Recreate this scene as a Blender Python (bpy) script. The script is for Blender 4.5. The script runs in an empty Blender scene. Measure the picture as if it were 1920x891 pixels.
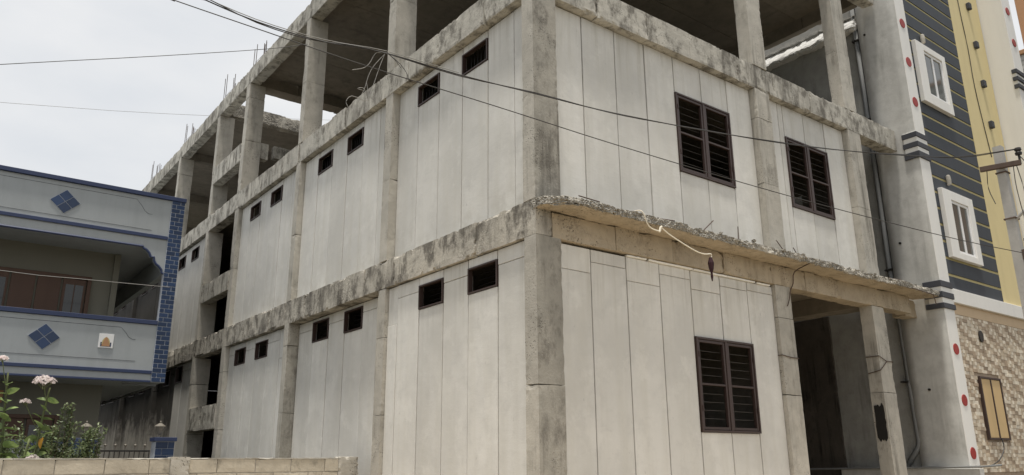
import bpy, math, random
from mathutils import Vector, Matrix, Euler, noise
random.seed(11)
scene = bpy.context.scene
COL = scene.collection

# ------------------------------------------------------------------ camera
EYE = 1.6
cam_d = bpy.data.cameras.new('camera'); cam = bpy.data.objects.new('camera', cam_d); COL.objects.link(cam)
cam_d.sensor_fit = 'HORIZONTAL'; cam_d.sensor_width = 36.0; cam_d.lens = 1462.47 / 1920 * 36
cam_d.clip_start = 0.05; cam_d.clip_end = 3000
R_ = Vector((0.79598921, -0.6052717, -0.0068814)); U_ = Vector((-0.16310679, -0.22542093, 0.9605111)); F_ = Vector((0.5829214, 0.76343407, 0.27815656))
cam.matrix_world = Matrix(((R_.x, U_.x, -F_.x, -5.1209), (R_.y, U_.y, -F_.y, -6.2801), (R_.z, U_.z, -F_.z, EYE), (0, 0, 0, 1)))
scene.camera = cam

# ------------------------------------------------------------------ sky and sun
SUN_TO = Vector((-0.13, -0.11, 0.985)).normalized()
world = bpy.data.worlds.new('World'); scene.world = world; world.use_nodes = True
wt = world.node_tree; wt.nodes.clear()
def wn(t, **k):
    n = wt.nodes.new(t)
    for a, v in k.items(): setattr(n, a, v)
    return n
w_out = wn('ShaderNodeOutputWorld'); w_bg = wn('ShaderNodeBackground'); w_bg.inputs['Strength'].default_value = 0.1
w_sky = wn('ShaderNodeTexSky', sky_type='NISHITA', sun_disc=False)
w_sky.sun_elevation = math.asin(SUN_TO.z); w_sky.sun_rotation = math.atan2(SUN_TO.x, SUN_TO.y)
w_sky.air_density = 1.2; w_sky.dust_density = 4.0
w_tc = wn('ShaderNodeTexCoord'); w_map = wn('ShaderNodeMapping'); w_map.inputs['Scale'].default_value = (1.4, 1.4, 3.2)
w_no = wn('ShaderNodeTexNoise'); w_no.inputs['Scale'].default_value = 2.4; w_no.inputs['Detail'].default_value = 5; w_no.inputs['Roughness'].default_value = 0.5
w_rp = wn('ShaderNodeValToRGB'); w_rp.color_ramp.elements[0].position = 0.36; w_rp.color_ramp.elements[1].position = 0.64
w_rp.color_ramp.elements[0].color = (0.83, 0.855, 0.885, 1); w_rp.color_ramp.elements[1].color = (0.98, 0.98, 0.975, 1)
w_sc = wn('ShaderNodeVectorMath', operation='SCALE'); w_sc.inputs['Scale'].default_value = 7.9
w_mx = wn('ShaderNodeMix', data_type='RGBA'); w_mx.inputs['Factor'].default_value = 0.9
L = wt.links.new
L(w_tc.outputs['Generated'], w_map.inputs['Vector']); L(w_map.outputs['Vector'], w_no.inputs['Vector']); L(w_no.outputs['Fac'], w_rp.inputs['Fac'])
L(w_rp.outputs['Color'], w_sc.inputs[0]); L(w_sky.outputs['Color'], w_mx.inputs[6]); L(w_sc.outputs['Vector'], w_mx.inputs[7])
L(w_mx.outputs[2], w_bg.inputs['Color']); L(w_bg.outputs['Background'], w_out.inputs['Surface'])
sun_d = bpy.data.lights.new('sun', 'SUN'); sun_d.energy = 3.3; sun_d.angle = math.radians(5.0); sun_d.color = (1.0, 0.95, 0.86)
sun = bpy.data.objects.new('sun', sun_d); COL.objects.link(sun); sun.location = (0, 0, 40)
sun.rotation_euler = SUN_TO.to_track_quat('Z', 'Y').to_euler()
scene.view_settings.view_transform = 'Standard'; scene.view_settings.look = 'None'; scene.view_settings.exposure = 0.26; scene.view_settings.gamma = 1.0
scene.render.engine = 'CYCLES'

# ------------------------------------------------------------------ materials
class NM:
    def __init__(s, name):
        s.m = bpy.data.materials.new(name); s.m.use_nodes = True; s.t = s.m.node_tree
        s.b = s.t.nodes['Principled BSDF']; s.tc = s.t.nodes.new('ShaderNodeTexCoord'); s.v = s.tc.outputs['Object']
    def n(s, t, **k):
        x = s.t.nodes.new(t)
        for a, v in k.items(): setattr(x, a, v)
        return x
    def l(s, a, b): s.t.links.new(a, b)
    def noise(s, scale, detail=4, rough=0.55, vec=None):
        x = s.n('ShaderNodeTexNoise'); x.inputs['Scale'].default_value = scale; x.inputs['Detail'].default_value = detail; x.inputs['Roughness'].default_value = rough
        s.l(vec or s.v, x.inputs['Vector']); return x.outputs['Fac']
    def mapv(s, scale, loc=(0, 0, 0)):
        x = s.n('ShaderNodeMapping'); x.inputs['Scale'].default_value = scale; x.inputs['Location'].default_value = loc
        s.l(s.v, x.inputs['Vector']); return x.outputs['Vector']
    def ramp(s, f, a, b, lo=0.0, hi=1.0):
        x = s.n('ShaderNodeMapRange', clamp=True); x.inputs[1].default_value = a; x.inputs[2].default_value = b; x.inputs[3].default_value = lo; x.inputs[4].default_value = hi
        s.l(f, x.inputs[0]); return x.outputs[0]
    def math(s, op, a, b):
        x = s.n('ShaderNodeMath', operation=op)
        for i, q in enumerate((a, b)):
            if isinstance(q, (int, float)): x.inputs[i].default_value = q
            else: s.l(q, x.inputs[i])
        return x.outputs[0]
    def mix(s, f, a, b, blend='MIX'):
        x = s.n('ShaderNodeMix', data_type='RGBA', blend_type=blend)
        for i, q in ((0, f), (6, a), (7, b)):
            if isinstance(q, (int, float)): x.inputs[i].default_value = q
            elif isinstance(q, tuple): x.inputs[i].default_value = (*q, 1)
            else: s.l(q, x.inputs[i])
        return x.outputs[2]
    def rand_val(s, col, lo, hi):
        oi = s.n('ShaderNodeObjectInfo'); h = s.n('ShaderNodeHueSaturation')
        s.l(s.ramp(oi.outputs['Random'], 0, 1, lo, hi), h.inputs['Value']); s.l(col, h.inputs['Color']); return h.outputs['Color']
    def bump(s, h, strength=0.3, dist=0.01):
        x = s.n('ShaderNodeBump'); x.inputs['Strength'].default_value = strength; x.inputs['Distance'].default_value = dist
        s.l(h, x.inputs['Height']); s.l(x.outputs['Normal'], s.b.inputs['Normal'])
    def done(s, col=None, rough=0.9, spec=0.2, metal=0.0):
        if col is not None:
            if isinstance(col, tuple): s.b.inputs['Base Color'].default_value = (*col, 1)
            else: s.l(col, s.b.inputs['Base Color'])
        s.b.inputs['Roughness'].default_value = rough; s.b.inputs['Specular IOR Level'].default_value = spec; s.b.inputs['Metallic'].default_value = metal
        return s.m

def concrete(name, c1, c2, stain=(0.115, 0.105, 0.09), stain_amt=0.8, mould=0.5, pits=0.6, bump=0.5, rnd=(0.93, 1.06), streak=(6, 6, 0.55), fine=0.3, agg=0.0, mth=(0.56, 0.68), edges=(0.5, 0.66, 0.45, 0.58)):
    m = NM(name)
    big = m.noise(1.1, 6, 0.6); mid = m.noise(5.5, 6, 0.6); fin = m.noise(38, 4, 0.6)
    st = m.noise(1.0, 6, 0.65, m.mapv(streak))
    col = m.mix(m.ramp(big, 0.36, 0.64), c1, c2)
    col = m.mix(m.math('MULTIPLY', m.ramp(mid, 0.42, 0.7), 0.45), col, tuple(x * 0.72 for x in c2))
    col = m.mix(m.math('MULTIPLY', m.ramp(fin, 0.5, 0.75), fine), col, tuple(x * 0.7 for x in c1))
    sm = m.math('MULTIPLY', m.ramp(st, edges[0], edges[1]), m.ramp(m.noise(0.8, 4, 0.6, m.mapv((1, 1, 1), (7, 3, 5))), edges[2], edges[3]))
    col = m.mix(m.math('MULTIPLY', sm, stain_amt), col, stain)
    mm = m.math('MULTIPLY', m.ramp(m.noise(4.6, 9, 0.74, m.mapv((1, 1, 0.6), (2, 9, 4))), mth[0], mth[1]), mould)
    col = m.mix(mm, col, tuple(x * 1.1 for x in stain))
    vo = m.n('ShaderNodeTexVoronoi'); vo.inputs['Scale'].default_value = 34; m.l(m.v, vo.inputs['Vector'])
    pm = m.math('MULTIPLY', m.ramp(vo.outputs['Distance'], 0.12, 0.30, 1, 0), m.ramp(m.noise(1.7, 5, 0.6, m.mapv((1, 1, 1), (4, 4, 1))), 0.53, 0.62))
    col = m.mix(m.math('MULTIPLY', pm, pits), col, (0.05, 0.045, 0.04))
    col = m.rand_val(col, *rnd)
    h = m.math('ADD', m.math('MULTIPLY', fin, 0.6), m.math('MULTIPLY', mid, 0.45)); h = m.math('SUBTRACT', h, m.math('MULTIPLY', pm, 1.5 * pits))
    if agg:
        va = m.n('ShaderNodeTexVoronoi'); va.inputs['Scale'].default_value = 42; m.l(m.v, va.inputs['Vector'])
        am_ = m.ramp(m.noise(1.4, 5, 0.6, m.mapv((1, 1, 1), (1, 6, 2))), 0.60 - 0.25 * agg, 0.72 - 0.25 * agg)
        h = m.math('ADD', h, m.math('MULTIPLY', m.math('MULTIPLY', va.outputs['Distance'], am_), -2.5 * agg))
        col = m.mix(m.math('MULTIPLY', m.math('MULTIPLY', m.ramp(va.outputs['Distance'], 0.45, 0.75), am_), 0.5), col, (0.12, 0.11, 0.095)); col = m.rand_val(col, 1.0, 1.0001)
    m.bump(h, bump, 0.012 if agg < 0.8 else 0.018)
    return m.done(col, 0.92, 0.15)

def panel_mat(name, c):
    m = NM(name); sep = m.n('ShaderNodeSeparateXYZ'); m.l(m.v, sep.inputs[0]); Z = sep.outputs['Z']
    big = m.noise(0.9, 5, 0.6); mid = m.noise(4.2, 6, 0.65); fin = m.noise(30, 4, 0.6)
    st = m.noise(1.0, 5, 0.6, m.mapv((7, 7, 0.5))); tr = m.noise(1.0, 6, 0.7, m.mapv((4.5, 4.5, 13)))
    col = m.mix(m.ramp(big, 0.38, 0.62), c, tuple(x * 0.86 for x in c))
    col = m.mix(m.math('MULTIPLY', m.ramp(st, 0.42, 0.70), 0.5), col, (c[0] * 0.82, c[1] * 0.81, c[2] * 0.77))
    col = m.mix(m.math('MULTIPLY', m.ramp(mid, 0.50, 0.68), 0.5), col, tuple(x * 0.80 for x in c))
    # grey-brown runs washed down from the beams
    drip = m.math('MULTIPLY', m.math('ADD', m.ramp(Z, 6.0, 7.0), m.math('MULTIPLY', m.ramp(Z, 2.9, 3.95), m.ramp(Z, 4.1, 4.0))), m.ramp(m.noise(1.0, 6, 0.7, m.mapv((11, 11, 0.4), (3, 1, 0))), 0.50, 0.68))
    col = m.mix(m.math('MULTIPLY', drip, 0.6), col, (c[0] * 0.58, c[1] * 0.56, c[2] * 0.50))
    # splash dirt near the foot of each storey
    foot = m.math('MULTIPLY', m.math('ADD', m.ramp(Z, 1.3, 0.2), m.math('MULTIPLY', m.ramp(Z, 4.9, 4.42), m.ramp(Z, 4.3, 4.4))), m.ramp(mid, 0.38, 0.62))
    col = m.mix(m.math('MULTIPLY', foot, 0.35), col, (c[0] * 0.70, c[1] * 0.66, c[2] * 0.58))
    sp = m.noise(7.0, 6, 0.75, m.mapv((2.2, 2.2, 1.0), (3, 8, 1)))
    col = m.mix(m.math('MULTIPLY', m.ramp(sp, 0.64, 0.70), 0.45), col, tuple(x * 0.50 for x in c))
    col = m.mix(m.math('MULTIPLY', m.ramp(tr, 0.56, 0.68), 0.28), col, tuple(x * 0.76 for x in c))
    lt = m.noise(2.3, 6, 0.7, m.mapv((1, 1, 1), (9, 4, 6))); col = m.mix(m.math('MULTIPLY', m.ramp(lt, 0.56, 0.66), 0.35), col, tuple(min(0.82, x * 1.12) for x in c))
    col = m.rand_val(col, 0.91, 1.03)
    m.bump(m.math('ADD', m.math('MULTIPLY', tr, 0.7), m.math('MULTIPLY', fin, 0.25)), 0.3, 0.01)
    return m.done(col, 0.88, 0.2)

def paint(name, c, dirt=0.25, rough=0.7, rnd=(0.97, 1.03), bump=0.1, spec=0.3):
    m = NM(name)
    st = m.noise(1.0, 5, 0.6, m.mapv((5, 5, 0.6))); mid = m.noise(3.0, 6, 0.65)
    col = m.mix(m.math('MULTIPLY', m.ramp(st, 0.45, 0.72), dirt), c, tuple(x * 0.68 for x in c))
    col = m.mix(m.math('MULTIPLY', m.ramp(mid, 0.5, 0.75), dirt * 0.8), col, tuple(x * 0.78 for x in c))
    col = m.rand_val(col, *rnd)
    m.bump(m.noise(22, 4, 0.6), bump, 0.008)
    return m.done(col, rough, spec)

M = {}
M['panel'] = panel_mat('cement_panel', (0.72, 0.705, 0.665))
M['beam'] = concrete('weathered_beam_concrete', (0.58, 0.55, 0.485), (0.47, 0.45, 0.40), mth=(0.48, 0.61), stain_amt=0.95, mould=0.82, pits=0.7, bump=0.6, streak=(4.5, 4.5, 0.6), edges=(0.46, 0.66, 0.42, 0.58))
M['beam_worn'] = concrete('honeycombed_beam_concrete', (0.57, 0.53, 0.455), (0.46, 0.43, 0.375), mth=(0.475, 0.60), stain_amt=0.95, mould=0.85, pits=0.9, bump=0.8, streak=(4.5, 4.5, 0.6), edges=(0.46, 0.66, 0.42, 0.58), agg=0.3)
M['tan'] = concrete('dusty_tan_concrete', (0.47, 0.40, 0.305), (0.40, 0.34, 0.255), stain=(0.16, 0.13, 0.095), stain_amt=0.5, mould=0.6, pits=0.9, bump=0.9, agg=0.25)
M['column_dark'] = concrete('darker_column_concrete', (0.41, 0.385, 0.335), (0.31, 0.295, 0.26), mth=(0.48, 0.63), stain_amt=0.9, mould=0.68, pits=0.6, bump=0.5)
M['column'] = concrete('column_concrete', (0.54, 0.51, 0.45), (0.45, 0.425, 0.375), stain=(0.15, 0.14, 0.12), mth=(0.54, 0.68), stain_amt=0.75, mould=0.5, pits=0.8, bump=0.5, streak=(7, 7, 0.45), edges=(0.48, 0.66, 0.46, 0.6), rnd=(0.88, 1.05))
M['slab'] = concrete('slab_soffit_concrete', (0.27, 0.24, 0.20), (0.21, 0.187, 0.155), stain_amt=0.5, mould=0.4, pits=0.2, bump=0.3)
M['broken'] = concrete('broken_concrete_edge', (0.52, 0.485, 0.42), (0.43, 0.40, 0.345), stain_amt=0.4, mould=0.35, pits=1.0, bump=1.0, agg=1.0)
M['plaster'] = concrete('grey_plaster', (0.57, 0.565, 0.54), (0.48, 0.475, 0.45), stain=(0.2, 0.195, 0.18), stain_amt=0.4, mould=0.25, pits=0.0, bump=0.35, fine=0.1)
M['rough_plaster'] = concrete('rough_grey_plaster', (0.38, 0.375, 0.35), (0.31, 0.305, 0.285), stain=(0.15, 0.145, 0.135), stain_amt=0.5, mould=0.4, pits=0.0, bump=0.8, fine=0.1)
M['rough_white'] = concrete('rough_white_coat', (0.82, 0.82, 0.81), (0.74, 0.74, 0.73), stain_amt=0.1, mould=0.08, pits=0.0, bump=0.9, fine=0.05)
def mould_shade_panel():  # mould stain on ground panels; the upper black paints the alley's shade
    m = NM('mould_and_shade_panel'); c = (0.50, 0.475, 0.43); sep = m.n('ShaderNodeSeparateXYZ'); m.l(m.v, sep.inputs[0])
    st = m.noise(1.0, 6, 0.7, m.mapv((1.6, 1.6, 0.30))); lim = m.math('ADD', m.math('ADD', sep.outputs['Z'], m.math('MULTIPLY', st, 2.2)), m.math('MULTIPLY', m.noise(4, 6, 0.7), 1.2))
    col = m.mix(m.ramp(m.noise(3, 5), 0.4, 0.7), c, tuple(x * 0.75 for x in c)); col = m.mix(m.math('MULTIPLY', m.ramp(lim, 3.9, 4.6), 0.93), col, (0.045, 0.042, 0.038))
    col = m.rand_val(col, 0.9, 1.08); m.bump(m.noise(20, 4), 0.2, 0.01); return m.done(col, 0.9, 0.15)
M['mould_shade'] = mould_shade_panel()
M['white_strip'] = paint('plain_white', (0.86, 0.84, 0.79), 0.15)
M['block'] = concrete('aac_block', (0.56, 0.51, 0.42), (0.47, 0.425, 0.35), stain=(0.17, 0.155, 0.13), stain_amt=0.55, mould=0.6, pits=0.15, bump=0.4)
M['mortar'] = concrete('mortar', (0.50, 0.47, 0.41), (0.42, 0.395, 0.35), stain_amt=0.3, mould=0.2, pits=0.2, bump=0.6)
M['frame'] = paint('brown_window_paint', (0.050, 0.030, 0.025), 0.2, 0.5, bump=0.02, spec=0.5)
M['bar'] = paint('grille_bar_paint', (0.055, 0.048, 0.043), 0.3, 0.5, bump=0.0, spec=0.5)
M['vent'] = paint('vent_louvre', (0.012, 0.010, 0.009), 0.2, 0.5)
M['steel'] = paint('rusty_steel', (0.10, 0.07, 0.055), 0.6, 0.7)
M['navy'] = paint('navy_wall_paint', (0.062, 0.070, 0.083), 0.35, 0.7)
M['navy_band'] = paint('charcoal_trim_paint', (0.060, 0.063, 0.074), 0.25, 0.6)
M['yellow'] = paint('yellow_wall_paint', (0.74, 0.62, 0.34), 0.2, 0.7)
M['line'] = paint('ochre_line_paint', (0.54, 0.465, 0.23), 0.2, 0.7)
M['white'] = paint('white_wall_paint', (0.80, 0.785, 0.75), 0.16, 0.7)
M['upvc'] = paint('white_window_plastic', (0.82, 0.82, 0.82), 0.05, 0.35, bump=0.0, spec=0.5)
M['red'] = paint('red_disc_paint', (0.33, 0.035, 0.03), 0.15, 0.5)
M['beige'] = paint('beige_wall_paint', (0.60, 0.46, 0.31), 0.15, 0.75)
M['orange'] = paint('orange_brown_paint', (0.46, 0.26, 0.14), 0.15, 0.75)
M['wood'] = paint('ply_board', (0.58, 0.42, 0.22), 0.35, 0.6)
M['woodframe'] = paint('brown_wood', (0.105, 0.055, 0.035), 0.35, 0.5, spec=0.4)
M['house'] = paint('house_grey_paint', (0.385, 0.41, 0.425), 0.3, 0.75)
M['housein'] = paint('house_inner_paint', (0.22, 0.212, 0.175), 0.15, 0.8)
M['blue'] = paint('blue_house_trim', (0.036, 0.052, 0.118), 0.2, 0.5, spec=0.4)
M['bluetile'] = paint('blue_glazed_tile', (0.018, 0.043, 0.11), 0.2, 0.35, rnd=(0.75, 1.25), bump=0.02, spec=0.5)
M['grout'] = paint('pale_grout', (0.52, 0.55, 0.60), 0.2, 0.8)
M['painted_shade'] = concrete('passage_shade_sheet', (0.105, 0.092, 0.077), (0.08, 0.07, 0.06), stain=(0.012, 0.011, 0.01), stain_amt=0.8, mould=0.6, pits=0.0, bump=0.6)  # dark tone paints in the shade of the passage
M['tar'] = paint('black_tar', (0.022, 0.02, 0.018), 0.3, 0.7)
M['pipe'] = paint('grey_pvc_pipe', (0.22, 0.225, 0.225), 0.3, 0.8, bump=0.0, spec=0.2)
M['pole'] = concrete('pole_concrete', (0.46, 0.45, 0.43), (0.39, 0.38, 0.36), stain_amt=0.3, mould=0.2, pits=0.2, bump=0.3)
M['cable'] = paint('cable_sheath', (0.045, 0.042, 0.04), 0.2, 0.55, bump=0.0)
M['paleable'] = paint('weathered_cable', (0.30, 0.29, 0.27), 0.3, 0.6, bump=0.0)
M['rope'] = paint('white_rope', (0.78, 0.72, 0.60), 0.2, 0.9)
M['rag'] = paint('dark_rag_cloth', (0.045, 0.02, 0.025), 0.3, 0.9)
def ground_mat():
    # dry sandy earth round the building, unseen outer ground darkened to cut uplight on soffits
    m = NM('dry_earth'); sx = m.n('ShaderNodeVectorMath', operation='DISTANCE'); sx.inputs[1].default_value = (1.5, -1.5, 0); m.l(m.v, sx.inputs[0])
    n = m.noise(0.5, 6, 0.6); f = m.ramp(m.math('ADD', sx.outputs['Value'], m.math('MULTIPLY', n, 6.0)), 9.0, 13.0)
    sand = m.mix(m.ramp(m.noise(2.5, 6, 0.65), 0.35, 0.65), (0.50, 0.42, 0.31), (0.41, 0.34, 0.25)); far_dark = m.mix(m.ramp(m.noise(1.2, 6), 0.4, 0.6), (0.07, 0.075, 0.045), (0.06, 0.055, 0.05))
    m.bump(m.noise(14, 5), 0.5, 0.02); return m.done(m.mix(f, sand, far_dark), 0.95, 0.1)
M['ground'] = ground_mat()
M['lampmetal'] = paint('lamp_metal', (0.20, 0.18, 0.15), 0.3, 0.35, spec=0.6)
M['iron'] = paint('black_gate_iron', (0.03, 0.028, 0.026), 0.3, 0.5)
def glass_mat(name, c):
    m = NM(name); m.bump(m.noise(1.2, 2), 0.03, 0.02); return m.done(c, 0.08, 0.6)
M['darkglass'] = glass_mat('shaded_window_glass', (0.02, 0.024, 0.026))
M['glass'] = glass_mat('dark_window_glass', (0.10, 0.11, 0.108))
def leaf_mat(name, c, c2, rough=0.55):
    m = NM(name); col = m.mix(m.ramp(m.noise(14, 3), 0.4, 0.65), c, c2); col = m.rand_val(col, 0.75, 1.25)
    m.b.inputs['Subsurface Weight'].default_value = 0.0
    tr = m.n('ShaderNodeBsdfTranslucent'); m.l(col, tr.inputs['Color']); mx = m.n('ShaderNodeMixShader'); mx.inputs[0].default_value = 0.3
    out = m.t.nodes['Material Output']; m.l(m.b.outputs[0], mx.inputs[1]); m.l(tr.outputs[0], mx.inputs[2]); m.l(mx.outputs[0], out.inputs['Surface'])
    return m.done(col, rough, 0.35)
M['leaf'] = leaf_mat('broad_leaf_green', (0.27, 0.35, 0.13), (0.19, 0.27, 0.10))
M['leafy'] = leaf_mat('yellowed_leaf', (0.50, 0.26, 0.03), (0.42, 0.22, 0.03))
M['smallleaf'] = leaf_mat('small_leaf_green', (0.26, 0.31, 0.16), (0.13, 0.18, 0.08), 0.35)
M['stem'] = leaf_mat('green_stem', (0.20, 0.23, 0.10), (0.15, 0.18, 0.08))
M['twig'] = paint('twig_bark', (0.12, 0.085, 0.055), 0.3, 0.9)
M['petal'] = leaf_mat('pale_pink_petal', (0.82, 0.74, 0.71), (0.74, 0.61, 0.60), 0.6)
def tile_mat(name, c):
    m = NM(name); col = m.mix(m.ramp(m.noise(9, 5, 0.6), 0.4, 0.7), c, tuple(x * 0.8 for x in c)); col = m.rand_val(col, 0.88, 1.1); return m.done(col, 0.45, 0.4)
TILES = [tile_mat('mosaic_cream', (0.69, 0.61, 0.49)), tile_mat('mosaic_sand', (0.57, 0.475, 0.355)), tile_mat('mosaic_brown', (0.38, 0.29, 0.205)), tile_mat('mosaic_pale', (0.76, 0.69, 0.57))]

# ------------------------------------------------------------------ mesh helpers
class MB:
    def __init__(s): s.v = []; s.f = []
    def box(s, x0, x1, y0, y1, z0, z1):
        b = len(s.v); s.v += [(x, y, z) for z in (z0, z1) for y in (y0, y1) for x in (x0, x1)]
        s.f += [tuple(b + i for i in q) for q in ((0, 2, 3, 1), (4, 5, 7, 6), (0, 1, 5, 4), (2, 6, 7, 3), (0, 4, 6, 2), (1, 3, 7, 5))]; return s
    def bev(s, x0, x1, y0, y1, z0, z1, c=0.004):
        # box whose 12 edges are chamfered
        b = len(s.v); X = (x0, x1); Y = (y0, y1); Z = (z0, z1); idx = {}
        for i in (0, 1):
            for j in (0, 1):
                for k in (0, 1):
                    sx, sy, sz = (1 - 2 * i) * c, (1 - 2 * j) * c, (1 - 2 * k) * c
                    for a, p in enumerate(((X[i], Y[j] + sy, Z[k] + sz), (X[i] + sx, Y[j], Z[k] + sz), (X[i] + sx, Y[j] + sy, Z[k]))):
                        idx[i, j, k, a] = len(s.v); s.v.append(p)
        g = lambda i, j, k, a: idx[i, j, k, a]
        F = []
        for i in (0, 1): F.append([g(i, 0, 0, 0), g(i, 1, 0, 0), g(i, 1, 1, 0), g(i, 0, 1, 0)])
        for j in (0, 1): F.append([g(0, j, 0, 1), g(1, j, 0, 1), g(1, j, 1, 1), g(0, j, 1, 1)])
        for k in (0, 1): F.append([g(0, 0, k, 2), g(1, 0, k, 2), g(1, 1, k, 2), g(0, 1, k, 2)])
        for i in (0, 1):
            for j in (0, 1): F.append([g(i, j, 0, 0), g(i, j, 1, 0), g(i, j, 1, 1), g(i, j, 0, 1)])
            for k in (0, 1): F.append([g(i, 0, k, 0), g(i, 1, k, 0), g(i, 1, k, 2), g(i, 0, k, 2)])
        for j in (0, 1):
            for k in (0, 1): F.append([g(0, j, k, 1), g(1, j, k, 1), g(1, j, k, 2), g(0, j, k, 2)])
        for i in (0, 1):
            for j in (0, 1):
                for k in (0, 1): F.append([g(i, j, k, 0), g(i, j, k, 1), g(i, j, k, 2)])
        ctr = Vector(((x0 + x1) / 2, (y0 + y1) / 2, (z0 + z1) / 2))
        for f in F:
            p = [Vector(s.v[q]) for q in f]; n = (p[1] - p[0]).cross(p[2] - p[0])
            s.f.append(tuple(f) if n.dot(sum(p, Vector()) / len(p) - ctr) > 0 else tuple(reversed(f)))
        return s
    def tube(s, pts, r, n=6, smooth=3, cap=True):
        P = [Vector(p) for p in pts]
        if smooth > 1 and len(P) > 2:
            Q = []
            for i in range(len(P) - 1):
                a = P[i - 1] if i else P[i] * 2 - P[i + 1]; b = P[i]; c = P[i + 1]; d = P[i + 2] if i + 2 < len(P) else P[i + 1] * 2 - P[i]
                for k in range(smooth):
                    t = k / smooth; Q.append(0.5 * ((2 * b) + (c - a) * t + (2 * a - 5 * b + 4 * c - d) * t * t + (3 * b - a - 3 * c + d) * t ** 3))
            Q.append(P[-1]); P = Q
        R = r if isinstance(r, (list, tuple)) else None
        b0 = len(s.v)
        for i, p in enumerate(P):
            t = (P[min(i + 1, len(P) - 1)] - P[max(i - 1, 0)]).normalized()
            u = t.cross(Vector((0, 0, 1)));
            if u.length < 0.05: u = t.cross(Vector((0, 1, 0)))
            u.normalize(); w = t.cross(u); rr = r if R is None else R[0] + (R[1] - R[0]) * i / (len(P) - 1)
            for k in range(n):
                a = 2 * math.pi * k / n; s.v.append(tuple(p + (u * math.cos(a) + w * math.sin(a)) * rr))
        for i in range(len(P) - 1):
            for k in range(n):
                a = b0 + i * n + k; c = b0 + i * n + (k + 1) % n; s.f.append((a, c, c + n, a + n))
        if cap:
            s.f.append(tuple(b0 + k for k in reversed(range(n)))); s.f.append(tuple(b0 + (len(P) - 1) * n + k for k in range(n)))
        return s
    def lathe(s, prof, c, n=14):
        b = len(s.v)
        for r, z in prof:
            for k in range(n): a = 2 * math.pi * k / n; s.v.append((c[0] + r * math.cos(a), c[1] + r * math.sin(a), c[2] + z))
        for i in range(len(prof) - 1):
            for k in range(n): a = b + i * n + k; d = b + i * n + (k + 1) % n; s.f.append((a, d, d + n, a + n))
        s.f.append(tuple(b + k for k in reversed(range(n)))); s.f.append(tuple(b + (len(prof) - 1) * n + k for k in range(n))); return s
    def prism(s, poly, axis, a0, a1):
        # poly: 2-D outline; axis 'y': poly is (x,z) extruded along y; 'x': poly is (y,z)
        b = len(s.v); n = len(poly)
        for q in (a0, a1):
            for p in poly: s.v.append((p[0], q, p[1]) if axis == 'y' else (q, p[0], p[1]))
        s.f.append(tuple(b + i for i in range(n))); s.f.append(tuple(b + n + i for i in reversed(range(n))))
        for i in range(n): j = (i + 1) % n; s.f.append((b + j, b + i, b + n + i, b + n + j))
        return s
    def rough(s, x0, x1, y0, y1, z0, z1, res=0.06, amp=0.004, chip=0.012, seed=0.0, warp=None, chip_th=0.12):
        lo = (x0, y0, z0); hi = (x1, y1, z1); nn = [max(1, int(round((hi[i] - lo[i]) / res))) for i in range(3)]
        idx = {}; cen = [(lo[i] + hi[i]) / 2 for i in range(3)]
        def vid(ijk):
            if ijk in idx: return idx[ijk]
            p = Vector([lo[a] + (hi[a] - lo[a]) * ijk[a] / nn[a] for a in range(3)])
            q = p + Vector((seed, seed * 1.7, -seed))
            d = noise.noise_vector(q * 3.1) * amp + noise.noise_vector(q * 13.0) * amp * 0.8
            on = [a for a in range(3) if ijk[a] in (0, nn[a])]
            if len(on) >= 2 and chip:
                e = max(0.0, 1.1 * noise.noise(q * 2.3) + 0.75 * noise.noise(q * 19.0) - chip_th) * chip * 1.6
                for a in on:
                    d[a] += e if p[a] < cen[a] else -e
            p = p + d
            if warp: p = warp(p)
            idx[ijk] = len(s.v); s.v.append(tuple(p)); return idx[ijk]
        for a in range(3):
            b, c = (a + 1) % 3, (a + 2) % 3
            for side in (0, nn[a]):
                for i in range(nn[b]):
                    for j in range(nn[c]):
                        q = []
                        for di, dj in ((0, 0), (1, 0), (1, 1), (0, 1)):
                            t = [0, 0, 0]; t[a] = side; t[b] = i + di; t[c] = j + dj; q.append(vid(tuple(t)))
                        s.f.append(tuple(q) if side else tuple(reversed(q)))
        return s
    def mesh(s, name, mat, smooth=False):
        me = bpy.data.meshes.new(name); me.from_pydata(s.v, [], s.f); me.update()
        if mat: me.materials.append(mat)
        if smooth: me.polygons.foreach_set('use_smooth', [True] * len(me.polygons))
        return me
    def build(s, name, mat, parent=None, smooth=False):
        return place(name, s.mesh(name, M[mat] if isinstance(mat, str) else mat, smooth), parent)

def wloc(o):
    v = Vector((0, 0, 0))
    while o: v += o.location; o = o.parent
    return v
def place(name, me, parent=None, loc=(0, 0, 0), rot=None, scale=None):
    o = bpy.data.objects.new(name, me); COL.objects.link(o)
    if parent: o.parent = parent
    o.location = Vector(loc) - (wloc(parent) if parent else Vector())
    if rot: o.rotation_euler = rot
    if scale: o.scale = scale if isinstance(scale, (tuple, list)) else (scale,) * 3
    return o
def tag(o, label, cat, group=None):
    o['label'] = label; o['category'] = cat
    if group: o['group'] = group
    return o
def thing(name, label, cat, loc=(0, 0, 0), group=None):
    o = bpy.data.objects.new(name, None); COL.objects.link(o); o.location = loc; o.empty_display_size = 0.2
    return tag(o, label, cat, group)
def struct(o): o['kind'] = 'structure'; return o

# ------------------------------------------------------------------ ground
g = MB(); NG = 40
for i in range(NG + 1):
    for j in range(NG + 1):
        f = lambda t: math.copysign(abs(2 * t - 1) ** 3, 2 * t - 1) * 600
        g.v.append((f(i / NG), f(j / NG), -0.01))
for i in range(NG):
    for j in range(NG): a = i * (NG + 1) + j; g.f.append((a, a + NG + 1, a + NG + 2, a + 1))
struct(g.build('ground', 'ground'))

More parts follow.
